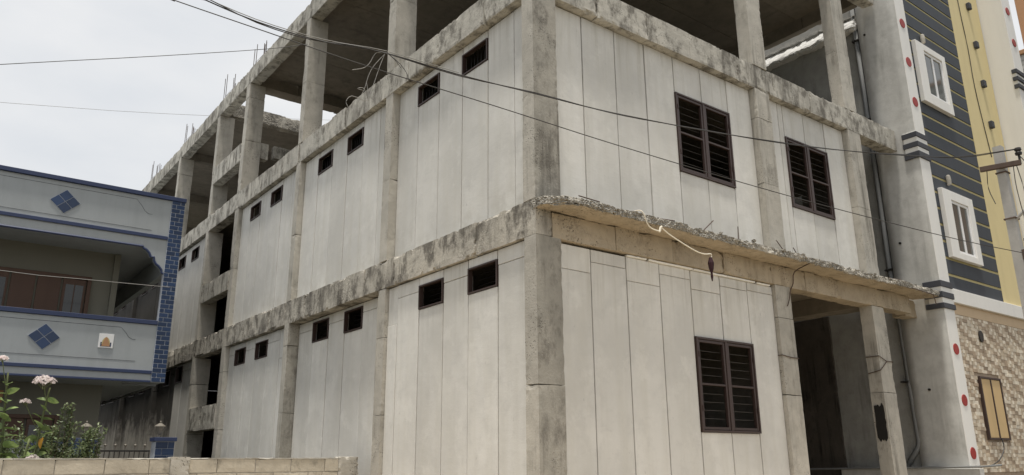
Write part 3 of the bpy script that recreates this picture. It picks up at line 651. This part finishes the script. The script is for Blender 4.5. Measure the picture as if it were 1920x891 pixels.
hb('coping', 'blue', -12.0, -1.19, HY - 0.05, HY + 0.17, 6.822, 6.905)
hb('hand_rail', 'blue', -12.0, -1.462, HY - 0.035, HY + 0.155, 4.252, 4.335)
hb('trim_band', 'blue', -12.0, -1.463, HY - 0.03, HY - 0.001, 5.985, 6.055); hb('trim_band', 'blue', -12.0, -1.463, HY - 0.03, HY - 0.001, 3.30, 3.365); hb('trim_band', 'blue', -12.0, -1.463, HY - 0.02, HY - 0.001, 3.14, 3.18)
# scalloped arch beam
arch = [(-12.0, 5.975), (-1.463, 5.975), (-1.463, 5.29), (-1.50, 5.30), (-1.51, 5.36), (-1.57, 5.43), (-1.63, 5.47), (-1.665, 5.53), (-1.68, 5.60), (-1.735, 5.60), (-1.77, 5.67), (-1.83, 5.73), (-1.89, 5.755), (-1.90, 5.79), (-12.0, 5.79)]
MB().prism(list(reversed(arch)), 'y', HY + 0.002, HY + 0.12).build('arch_beam', 'house', hs)
edge = [(-12.0, 5.79), (-1.90, 5.79), (-1.89, 5.755), (-1.83, 5.73), (-1.77, 5.67), (-1.735, 5.60), (-1.68, 5.60), (-1.665, 5.53), (-1.63, 5.47), (-1.57, 5.43), (-1.51, 5.36), (-1.50, 5.30), (-1.465, 5.29)]
MB().tube([(x, HY - 0.004, zz) for x, zz in edge], 0.024, 6, 1).build('arch_moulding', 'blue', hs)
# engraved lines of the parapets, as thin raised cords
for lines in (((-12, 6.73), (-2.12, 6.73), (-2.02, 6.62), (-1.95, 6.52), (-1.88, 6.47), (-1.80, 6.47)), ((-12, 6.14), (-1.78, 6.14)), ((-12, 4.15), (-2.10, 4.15), (-2.0, 4.05), (-1.95, 3.98), (-1.88, 3.94), (-1.82, 3.94)), ((-12, 3.53), (-1.78, 3.53))):
    MB().tube([(x, HY - 0.001, zz) for x, zz in lines], 0.0035, 5, 1).build('score_line', 'navy_band', hs)
# blue tile pillar
hb('pillar_core', 'grout', -1.46, -1.205, HY - 0.018, HY + 0.12, 3.15, 6.82)
zz = 3.155; r = 0
while zz < 6.80:
    h = 0.078; cuts = [-1.462, -1.38 if r % 2 else -1.29, -1.203]
    if r % 2: cuts = [-1.462, -1.37, -1.203]
    for a, b in zip(cuts, cuts[1:]): MB().bev(a + 0.006, b - 0.006, HY - 0.030, HY - 0.0185, zz, min(zz + h, 6.818), 0.003).build('tile', 'bluetile', hs)
    zz += h + 0.012; r += 1
# diamonds of four tiles
for cx, cz in ((-3.35, 6.43), (-3.345, 3.86)):
    for i, j in ((0, 0), (0, 1), (1, 0), (1, 1)):
        def P(u, v): return (cx + (u - v) * 0.262 , cz + (u + v) * 0.242)
        e = 0.03; u0, v0 = (-1 + i) * 0.98, (-1 + j) * 0.98; q = [(u0 + e, v0 + e), (u0 + 0.98 - e, v0 + e), (u0 + 0.98 - e, v0 + 0.98 - e), (u0 + e, v0 + 0.98 - e)]
        MB().prism([P(u * 0.5, v * 0.5) for u, v in q], 'y', HY - 0.016, HY - 0.001).build('tile', 'bluetile', hs)
    MB().prism([(cx + dx * 0.262 * 0.985, cz + dz * 0.242 * 0.985) for dx, dz in ((0, -1), (1, 0), (0, 1), (-1, 0))], 'y', HY - 0.008, HY - 0.0005).build('tile_bed', 'grout', hs)
# picture tile
pic = hb('picture_tile', 'upvc', -2.455, -2.20, HY - 0.015, HY - 0.001, 3.735, 4.00, c=0.002)
MB().prism([(-2.42, 3.76), (-2.235, 3.76), (-2.235, 3.84), (-2.42, 3.84)], 'y', HY - 0.018, HY - 0.0155).build('picture_field', 'blue', pic)
MB().prism([(-2.328 + 0.072 * math.cos(k / 14 * math.pi), 3.80 + 0.135 * math.sin(k / 14 * math.pi)) for k in range(15)], 'y', HY - 0.019, HY - 0.0182).build('picture_field', 'line', pic)
MB().prism([(-2.40, 3.765), (-2.255, 3.765), (-2.27, 3.82), (-2.29, 3.875), (-2.31, 3.92), (-2.328, 3.94), (-2.346, 3.92), (-2.365, 3.875), (-2.385, 3.82)], 'y', HY - 0.0225, HY - 0.0195).build('picture_field', 'orange', pic)
# balcony back wall: brown door and window set; ground floor window
def house_window(x0, x1, z0, z1, panes):
    f = MB(); y0, y1 = 11.21, 11.299; t = 0.07
    f.bev(x0, x0 + t, y0, y1, z0, z1, 0.004).bev(x1 - t, x1, y0, y1, z0, z1, 0.004).bev(x0 + t, x1 - t, y0 + 0.001, y1, z1 - t, z1, 0.004).bev(x0 + t, x1 - t, y0 + 0.001, y1, z0, z0 + t, 0.004)
    w = f.build('window', 'woodframe', hs)
    for k in range(panes):
        a = x0 + t + (x1 - x0 - 2 * t) * k / panes; b = x0 + t + (x1 - x0 - 2 * t) * (k + 1) / panes
        MB().bev(a + 0.02, b - 0.02, 11.25, 11.298, z0 + t, z1 - t, 0.004).build('shutter', 'woodframe', w)
        if k in (0, panes - 1):
            for m in range(2): MB().box(a + 0.07 + m * (b - a - 0.11) / 2, a + 0.05 + (m + 1) * (b - a - 0.11) / 2, 11.243, 11.2495, z0 + t + 0.1, z1 - t - 0.12).build('pane', 'darkglass', w)
house_window(-4.45, -2.53, 4.0, 5.30, 4); house_window(-4.3, -2.75, 1.0, 2.55, 3); hb('wall_post', 'housein', -2.16, -2.045, 11.22, 11.298, 3.31, 5.85)
MB().bev(-3.95, -3.72, 11.26, 11.298, 2.75, 2.98, 0.003).build('wall_notice', 'orange', hs)
MB().tube([(-1.9, 10.3, 3.12), (-1.35, 10.1, 3.10), (-1.25, 14, 3.10), (-1.25, 22, 3.10)], 0.02, 6, 1).build('conduit', 'pipe', hs)

# compound wall, gate piers with lanterns, gate
cw = thing('compound_wall', 'low white compound wall with blue coping in front of the balcony house', 'wall', (-5.5, 9.0, 0))
MB().bev(-9.0, -2.80, 8.95, 9.12, 0.0, 1.93, 0.006).build('wall', 'house', cw); MB().bev(-9.0, -2.80, 8.91, 9.16, 1.932, 2.02, 0.006).build('coping', 'blue', cw)
def pier(x0, x1, y0, y1, zt, label):
    p = thing('gate_pier', label, 'pier', ((x0 + x1) / 2, (y0 + y1) / 2, 0), 'gate piers')
    MB().bev(x0, x1, y0, y1, 0.0, zt - 0.07, 0.004).build('core', 'grout', p); MB().bev(x0 - 0.03, x1 + 0.03, y0 - 0.035, y1 + 0.03, zt - 0.068, zt, 0.004).build('cap', 'blue', p)
    zz = zt - 0.075 - 0.115; r = 0
    while zz > 0.3:
        cuts = [x0, x0 + (x1 - x0) * (0.35 if r % 2 else 0.65), x1]
        for a, b in zip(cuts, cuts[1:]): MB().bev(a + 0.004, b - 0.004, y0 - 0.012, y0 - 0.0005, zz, zz + 0.107, 0.003).build('tile', 'bluetile', p)
        zz -= 0.115; r += 1
pier(-1.50, -1.18, 8.9, 9.2, 2.09, 'blue tiled gate pier at the mouth of the narrow alley'); pier(-2.79, -2.43, 8.9, 9.2, 2.06, 'blue tiled gate pier joined to the white compound wall')
def lantern(x, y, z, label):
    t = thing('pier_lantern', label, 'lantern', (x, y, z), 'lanterns on the gate piers')
    MB().lathe([(0.05, 0.0), (0.018, 0.012), (0.016, 0.05), (0.04, 0.06)], (x, y, z), 10).build('stem', 'lampmetal', t)
    MB().lathe([(0.035, 0.06), (0.075, 0.19)], (x, y, z), 6).build('glass_body', 'lampmetal', t)
    MB().lathe([(0.098, 0.19), (0.09, 0.205), (0.03, 0.245), (0.012, 0.25), (0.016, 0.275), (0.004, 0.29)], (x, y, z), 10).build('cap', 'lampmetal', t)
lantern(-1.42, 9.05, 2.091, 'small metal lantern on the pier at the alley mouth'); lantern(-2.61, 9.05, 2.061, 'small metal lantern on the pier beside the compound wall')
gt = thing('gate', 'black iron gate with sheet panel and pointed finials between the tiled piers', 'gate', (-1.95, 9.05, 0))
MB().bev(-2.36, -1.56, 9.03, 9.05, 0.1, 1.66, 0.002).build('sheet', 'iron', gt)
for zz in (1.84, 1.66): MB().bev(-2.37, -1.55, 9.02, 9.06, zz, zz + 0.03, 0.002).build('rail', 'iron', gt)
for k in range(11):
    x = -2.36 + k * 0.08; MB().tube([(x, 9.04, 1.60), (x, 9.04, 1.86)], 0.007, 5, 1).build('bar', 'iron', gt)
    if k % 2: MB().lathe([(0.004, 0.0), (0.010, 0.05), (0.026, 0.085), (0.008, 0.10), (0.002, 0.15)], (x, 9.04, 1.87), 6).build('finial', 'lampmetal', gt)

# ------------------------------------------------------------------ block boundary wall in front of the plants
bw = thing('block_wall', 'low bare block boundary wall with concrete posts butting the unfinished building', 'wall', (-4, 3.99, 0))
WY0, WY1, WT = 3.90, 4.05, 1.672
posts = [(-2.50, -2.285), (-0.335, -0.045)]
MB().bev(-12.0, -0.05, WY0 + 0.012, WY1 - 0.012, 0.0, WT - 0.01, 0.003).build('mortar_bed', 'mortar', bw)
top = [-0.335, -0.53, -1.0, -1.47, -1.95, -2.285], [-2.50, -2.735, -3.21, -3.71, -4.20, -4.70, -5.2, -5.7, -6.2, -6.7, -7.2, -7.7, -8.2, -8.7, -9.2, -9.7, -10.2, -10.7, -11.2, -11.7, -12.0]
for c in range(10):
    z1 = WT - c * 0.163; z0 = z1 - 0.155
    if z0 < 0: z0 = 0.0
    for seg in top:
        J = list(seg)
        if c % 2: J = [seg[0]] + [x - 0.23 for x in seg[:-1] if x - 0.23 > seg[-1] + 0.06 and x - 0.23 < seg[0] - 0.06] + [seg[-1]]
        for a, b in zip(J[1:], J): 
            e = random.uniform(-0.004, 0.004); rbox('block', 'block', a + 0.005, b - 0.005, WY0 + e, WY1, z0, z1, res=0.05 if c < 2 else 0.15, amp=0.0025, chip=0.006, parent=bw)
for seg in ((-2.28, -0.34), (-12.0, -2.505)):
    for a, b in run(seg[0], seg[1], 0.8, 1.3): rbox('mortar_cap', 'mortar', a, b, WY0 - 0.004, WY1 + 0.003, WT + 0.001, WT + 0.017, res=0.03, amp=0.004, chip=0.008, parent=bw)
for a, b in posts: rbox('post', 'column', a, b, WY0 - 0.025, WY1 + 0.02, 0.0, WT + 0.03, res=0.035, amp=0.005, chip=0.022, parent=bw)

# ------------------------------------------------------------------ plants behind the block wall
def leaf_mesh(name, L, W, fold, mat, droop=0.15):
    b = MB(); n = 6
    for i in range(n + 1):
        t = i / n; w = W * math.sin(math.pi * (0.06 + 0.94 * t) ** 0.85) ** 0.8 * 0.5 if 0 < t < 1 else 0.004
        zc = -droop * L * t * t
        for s in (-1, -0.5, 0, 0.5, 1): b.v.append((L * t, s * w, zc + abs(s) * w * fold))
    for i in range(n):
        for k in range(4): a = i * 5 + k; b.f.append((a, a + 5, a + 6, a + 1))
    return b.mesh(name, mat, True)
LM = leaf_mesh('leaf', 0.23, 0.14, 0.3, M['leaf']); LY = leaf_mesh('leaf', 0.14, 0.09, 0.2, M['leafy'], 0.3)
def flower_cluster(b, c, r, n, rs):
    for k in range(n):
        a = rs.uniform(0, 2 * math.pi); q = math.sqrt(rs.random()); p = Vector(c) + Vector((math.cos(a) * q * r, math.sin(a) * q * r, r * 0.55 * (1 - q * q) + rs.uniform(-0.22, 0.12) * r))
        nrm = (p - Vector(c) + Vector((rs.gauss(0, r * .25), rs.gauss(0, r * .25) - r * .3, r * 0.5))).normalized(); u = nrm.orthogonal().normalized(); w = nrm.cross(u); s = rs.uniform(0.013, 0.019)
        for m in range(5):
            t = 2 * math.pi * m / 5 + a; d = u * math.cos(t) + w * math.sin(t); e = u * -math.sin(t) + w * math.cos(t); o = len(b.v)
            b.v += [tuple(p), tuple(p + d * s * 0.6 + e * s * 0.42), tuple(p + d * s * 1.25 + nrm * s * 0.35), tuple(p + d * s * 0.6 - e * s * 0.42)]; b.f.append((o, o + 1, o + 2, o + 3))
def milkweed(label, base, pts, seed, clusters, yellow=True, leaves=12):
    rs = random.Random(seed); t = thing('milkweed_plant', label, 'plant', base, 'milkweed plants')
    P = [Vector(p) for p in pts]; MB().tube(P, (0.018, 0.011), 6).build('stem', 'stem', t, True)
    L_ = sum((P[i + 1] - P[i]).length for i in range(len(P) - 1))
    def at(f):
        d = f * L_
        for i in range(len(P) - 1):
            l = (P[i + 1] - P[i]).length
            if d <= l: return P[i].lerp(P[i + 1], d / l)
            d -= l
        return P[-1]
    for k in range(leaves):
        f = 0.45 + 0.53 * k / leaves; p = at(f); a0 = k * math.pi / 2 * 1.07 + seed
        for s in (0, math.pi):
            place('leaf', LM, t, p, Euler((rs.uniform(-0.9, 0.9), rs.uniform(-0.7, 0.15), a0 + s + rs.uniform(-0.4, 0.4))), rs.uniform(0.75, 1.1) * (1.05 - 0.4 * (k / leaves)))
    for c, r, n in clusters:
        b = MB(); flower_cluster(b, c, r, n, rs); b.build('flower_cluster', 'petal', t)
        st = at(0.93) if (Vector(c) - P[-1]).length < 0.25 else at(0.78)
        MB().tube([st, (st + Vector(c)) / 2 + Vector((0, 0, -0.02)), Vector(c) + Vector((0, 0, -0.01))], 0.005, 5).build('flower_stalk', 'stem', t)
        for k in range(7):
            a = k / 7 * 6.28; e = Vector(c) + Vector((math.cos(a) * r * 0.7, math.sin(a) * r * 0.7, 0.0)); MB().tube([Vector(c) + Vector((0, 0, -r * 0.7)), e], 0.0022, 4, 1).build('flower_stalk', 'stem', t)
    if yellow: place('leaf', LY, t, (-3.715, 5.15, 1.95), Euler((0.5, 1.0, -2.2)), 1.0)
    return t
milkweed('milkweed plant with a wide pale pink flower head and one yellow leaf', (-3.72, 5.25, 0), [(-3.72, 5.25, 0), (-3.73, 5.25, 1.0), (-3.75, 5.25, 1.7), (-3.745, 5.24, 2.1), (-3.73, 5.22, 2.35), (-3.715, 5.2, 2.56)], 3, [((-3.785, 5.2, 2.625), 0.135, 150), ((-3.955, 5.18, 2.37), 0.06, 45), ((-3.80, 5.1, 1.69), 0.08, 50)])
milkweed('leafy milkweed plant with upright stem and large round leaves, one small flower head', (-4.09, 5.25, 0), [(-4.09, 5.25, 0), (-4.10, 5.25, 1.2), (-4.12, 5.25, 1.8), (-4.16, 5.22, 2.3), (-4.19, 5.2, 2.72)], 8, [((-4.27, 5.2, 2.88), 0.06, 45)], False, 14)
milkweed('short milkweed plant with broad leaves just above the block wall', (-3.95, 4.75, 0), [(-3.95, 4.75, 0), (-3.94, 4.75, 1.0), (-3.93, 4.74, 1.6), (-3.90, 4.72, 1.92)], 15, [], False, 6)
def shrub(label, base, sprays, seed, n):
    rs = random.Random(seed); t = thing('shrub', label, 'shrub', base, 'small-leaved shrubs'); tw = MB(); lf = MB()
    def leaf(p, d, s):
        u = d.normalized(); w = u.cross(Vector((rs.uniform(-1, 1), rs.uniform(-1, 1), 1.2))).normalized(); nn = u.cross(w); o = len(lf.v)
        lf.v += [tuple(p), tuple(p + u * s * 0.5 + w * s * 0.32 + nn * s * 0.08), tuple(p + u * s), tuple(p + u * s * 0.5 - w * s * 0.32 + nn * s * 0.08)]; lf.f += [(o, o + 1, o + 2), (o, o + 2, o + 3)]
    for tip, spread, cnt in sprays:
        tip = Vector(tip); b = Vector(base)
        for k in range(cnt):
            e = tip + Vector((rs.gauss(0, spread), rs.gauss(0, spread), rs.gauss(0, spread * 0.7))); mid = b.lerp(e, 0.55) + Vector((rs.gauss(0, 0.06), rs.gauss(0, 0.06), 0.12))
            pts = [b + Vector((rs.gauss(0, 0.05), rs.gauss(0, 0.05), 0)), mid, e]; tw.tube(pts, (0.007, 0.002), 4, 4, False)
            for j in range(n):
                f = 0.45 + 0.57 * j / n; p = mid.lerp(e, (f - 0.5) * 2) if f > 0.5 else b.lerp(mid, f * 2)
                for q in range(4): leaf(p + Vector((rs.gauss(0, 0.012),) * 3), Vector((rs.gauss(0, 1), rs.gauss(0, 1), rs.gauss(0.3, 0.8))), rs.uniform(0.03, 0.055))
    tw.build('branches', 'twig', t); o = lf.build('foliage', 'smallleaf', t); o['kind'] = 'stuff'
shrub('shrub with two long leafy sprays reaching up in front of the balcony house', (-3.5, 6.0, 0), [((-3.36, 6.0, 2.40), 0.03, 6), ((-3.25, 6.0, 2.15), 0.04, 7), ((-3.55, 6.0, 2.02), 0.12, 14), ((-3.45, 6.0, 1.80), 0.16, 24)], 5, 26)
shrub('dense small-leaved shrub beside the gate pier behind the block wall', (-3.05, 6.1, 0), [((-3.02, 6.1, 2.08), 0.07, 14), ((-3.1, 6.1, 1.85), 0.13, 20), ((-3.3, 6.1, 1.7), 0.13, 16)], 6, 26)
shrub('low small-leaved shrub under the milkweed behind the block wall', (-4.0, 6.0, 0), [((-4.0, 6.0, 1.95), 0.13, 18), ((-3.75, 6.0, 1.9), 0.17, 26), ((-4.3, 6.0, 1.95), 0.2, 20)], 7, 24)

# ------------------------------------------------------------------ utility pole and cables
pl = thing('utility_pole', 'square concrete utility pole with rusty crossarm and insulators in front of yellow wall', 'pole', (6.715, -2.255, 0))
b = MB(); w0, w1 = 0.072, 0.056; cx, cy = 6.715, -2.255
for zz, w in ((0.0, w0), (5.90, w1)):
    for dx, dy in ((-1, -1), (1, -1), (1, 1), (-1, 1)): b.v.append((cx + dx * w, cy + dy * w, zz))
b.f += [(0, 3, 2, 1), (4, 5, 6, 7)] + [(i, (i + 1) % 4, 4 + (i + 1) % 4, 4 + i) for i in range(4)]
sh = b.build('shaft', 'pole', pl)
am = MB(); am.bev(-0.25, 0.25, -0.03, 0.03, -0.035, 0.035, 0.004)
ao = place('crossarm', am.mesh('crossarm', M['steel']), pl, (6.625, -2.27, 5.585), Euler((0, 0, math.radians(-72))))
MB().tube([(6.65, -2.32, 5.50), (6.78, -2.32, 5.50), (6.78, -2.19, 5.50), (6.65, -2.19, 5.50), (6.65, -2.32, 5.50)], 0.012, 5, 1).build('clamp', 'steel', pl)
MB().lathe([(0.015, -0.14), (0.015, 0.0), (0.04, 0.0), (0.045, 0.03), (0.03, 0.05), (0.045, 0.07), (0.04, 0.10), (0.01, 0.11)], (6.70, -2.50, 5.70), 10).build('insulator', 'iron', pl)
MB().tube([(6.645, -2.325, 4.82), (6.785, -2.325, 4.82), (6.785, -2.185, 4.82), (6.645, -2.185, 4.82), (6.645, -2.325, 4.82)], 0.012, 5, 1).build('clamp', 'steel', pl)
MB().bev(6.66, 6.72, -2.37, -2.318, 4.22, 4.36, 0.004).build('clamp', 'steel', pl)
MB().tube([(6.71, -2.30, 4.80), (6.72, -2.50, 4.95), (6.8, -2.75, 5.10), (6.9, -3.1, 5.15)], 0.022, 7).build('lamp_bracket', 'pole', pl)
for pts in ([(6.60, -2.10, 5.55), (6.60, -2.08, 5.30), (6.58, -2.14, 5.05)], [(6.66, -2.42, 5.55), (6.62, -2.42, 5.2), (6.66, -2.44, 4.6), (6.64, -2.42, 4.3)], [(6.66, -2.46, 5.55), (6.70, -2.48, 5.2), (6.66, -2.47, 4.9)], [(6.70, -2.50, 5.70), (6.72, -2.62, 5.5), (6.80, -2.9, 5.42), (7.2, -3.8, 5.6)], [(6.64, -2.38, 4.5), (6.60, -2.4, 4.35)]):
    MB().tube(pts, 0.006, 5).build('loose_wire', 'cable', pl)
def cable(name, label, strands, mat='cable'):
    t = thing(name, label, 'cable', strands[0][0][0])
    for k, (pts, r) in enumerate(strands): MB().tube(pts, r, 6).build('strand', mat if isinstance(mat, str) else mat[k], t)
    return t
A = [[-9.0, 2.0, 8.4], [-6.0, 1.19, 6.85], [-3.77, 0.586, 5.874], [-3.516, 0.517, 5.779], [-3.069, 0.396, 5.657], [-2.584, 0.264, 5.586], [-2.235, 0.17, 5.575], [-1.854, 0.067, 5.58], [-1.111, -0.135, 5.487], [-0.294, -0.356, 5.428], [0.454, -0.558, 5.373], [0.981, -0.701, 5.355], [1.818, -0.928, 5.344], [2.642, -1.151, 5.361], [3.695, -1.436, 5.4], [4.945, -1.775, 5.502], [5.931, -2.042, 5.636], [6.69, -2.49, 5.79]]
A2 = [[x + 0.01, y + 0.012 * math.sin(i * 1.7), z + 0.016 * math.cos(i * 2.1)] for i, (x, y, z) in enumerate(A)]
A3 = [[x, y, z + 0.022] for x, y, z in A[2:9]]
drops = [[[-1.854, 0.067, 5.585], [-1.972, 0.099, 5.403], [-2.018, 0.111, 5.276], [-2.052, 0.12, 5.125], [-2.151, 0.147, 4.878]], [[-1.864, 0.069, 5.574], [-1.91, 0.082, 5.416], [-1.963, 0.096, 5.2], [-2.008, 0.108, 5.047]], [[-1.90, 0.08, 5.57], [-1.957, 0.095, 5.554], [-2.014, 0.11, 5.424], [-2.073, 0.126, 5.365], [-2.168, 0.152, 5.328]],
         [[-1.843, 0.064, 5.579], [-1.74, 0.036, 5.51], [-1.657, 0.013, 5.42], [-1.617, 0.003, 5.326]], [[-1.843, 0.064, 5.579], [-1.767, 0.043, 5.523], [-1.7, 0.025, 5.441]], [[-2.03, 0.115, 5.22], [-2.007, 0.108, 5.03], [-2.159, 0.149, 5.047], [-2.211, 0.163, 4.981], [-2.193, 0.159, 4.927]], [[-2.052, 0.12, 5.125], [-2.113, 0.137, 5.136], [-2.06, 0.118, 5.150], [-2.03, 0.112, 5.10]]]
cable('overhead_cable', 'thick twisted black overhead cable with a tangle of loose drop wires', [(A, 0.0062), (A2, 0.0050), (A3, 0.004)] + [(d, 0.0030) for d in drops], ['cable', 'cable', 'paleable', 'paleable', 'paleable', 'paleable', 'cable', 'cable', 'paleable', 'paleable'])
B = [[-9.0, 2.0, 7.6], [-6.0, 1.19, 6.4], [-3.932, 0.629, 5.759], [-3.775, 0.587, 5.715], [-2.968, 0.369, 5.566], [-2.278, 0.182, 5.437], [-1.655, 0.013, 5.338], [-0.882, -0.196, 5.225], [-0.299, -0.355, 5.133], [0.631, -0.606, 4.986], [2.347, -1.071, 4.749], [3.901, -1.492, 4.571], [5.656, -1.967, 4.409], [6.64, -2.37, 4.29]]
cable('overhead_cable', 'thin single black overhead cable clamped lower on the pole', [(B, 0.005)])
cable('overhead_cable', 'thin black wire running from a roof column out over the balcony house', [([(-9.5, 7.6, 5.9), (-4.831, 7.0, 7.528), (-2.615, 7.0, 8.413), (-0.792, 7.0, 9.168), (-0.01, 7.0, 9.54)], 0.006)])
cable('overhead_cable', 'faint thin wire far behind the roof of the unfinished building', [([(-30, 30, 11.5), (-4.081, 30.0, 16.128), (4.181, 30.0, 17.815), (11.052, 30.0, 19.437), (30, 30, 24)], 0.008)], 'paleable')
cable('house_wire', 'thin pale wire strung across the balcony opening to the blue pillar', [([(-8.0, 9.9, 5.1), (-4.191, 9.9, 4.95), (-2.925, 9.9, 4.966), (-1.33, 9.955, 5.021)], 0.006)], 'paleable')

# rope hanging from the sunshade
rp = thing('rope', 'white rope hooked over the broken sunshade with a dark rag at its end', 'rope', (1.289, -0.37, 4.37))
MB().tube([(1.25, -0.25, 4.41), (1.289, -0.37, 4.39), (1.384, -0.375, 4.226), (1.562, -0.375, 4.199), (1.594, -0.375, 4.25), (1.63, -0.375, 4.23), (1.79, -0.375, 4.166), (2.162, -0.375, 4.061), (2.35, -0.37, 4.045), (2.482, -0.37, 4.064), (2.475, -0.37, 4.0)], 0.0072, 6, 4).build('cord', 'rope', rp)
MB().tube([(1.555, -0.378, 4.185), (1.575, -0.378, 4.24), (1.60, -0.378, 4.262)], 0.012, 6).build('knot', 'rope', rp)
b = MB(); b.lathe([(0.006, -0.30), (0.016, -0.24), (0.012, -0.20), (0.03, -0.14), (0.038, -0.07), (0.018, 0.0)], (2.465, -0.37, 4.02), 8); b.build('rag', 'rag', rp)
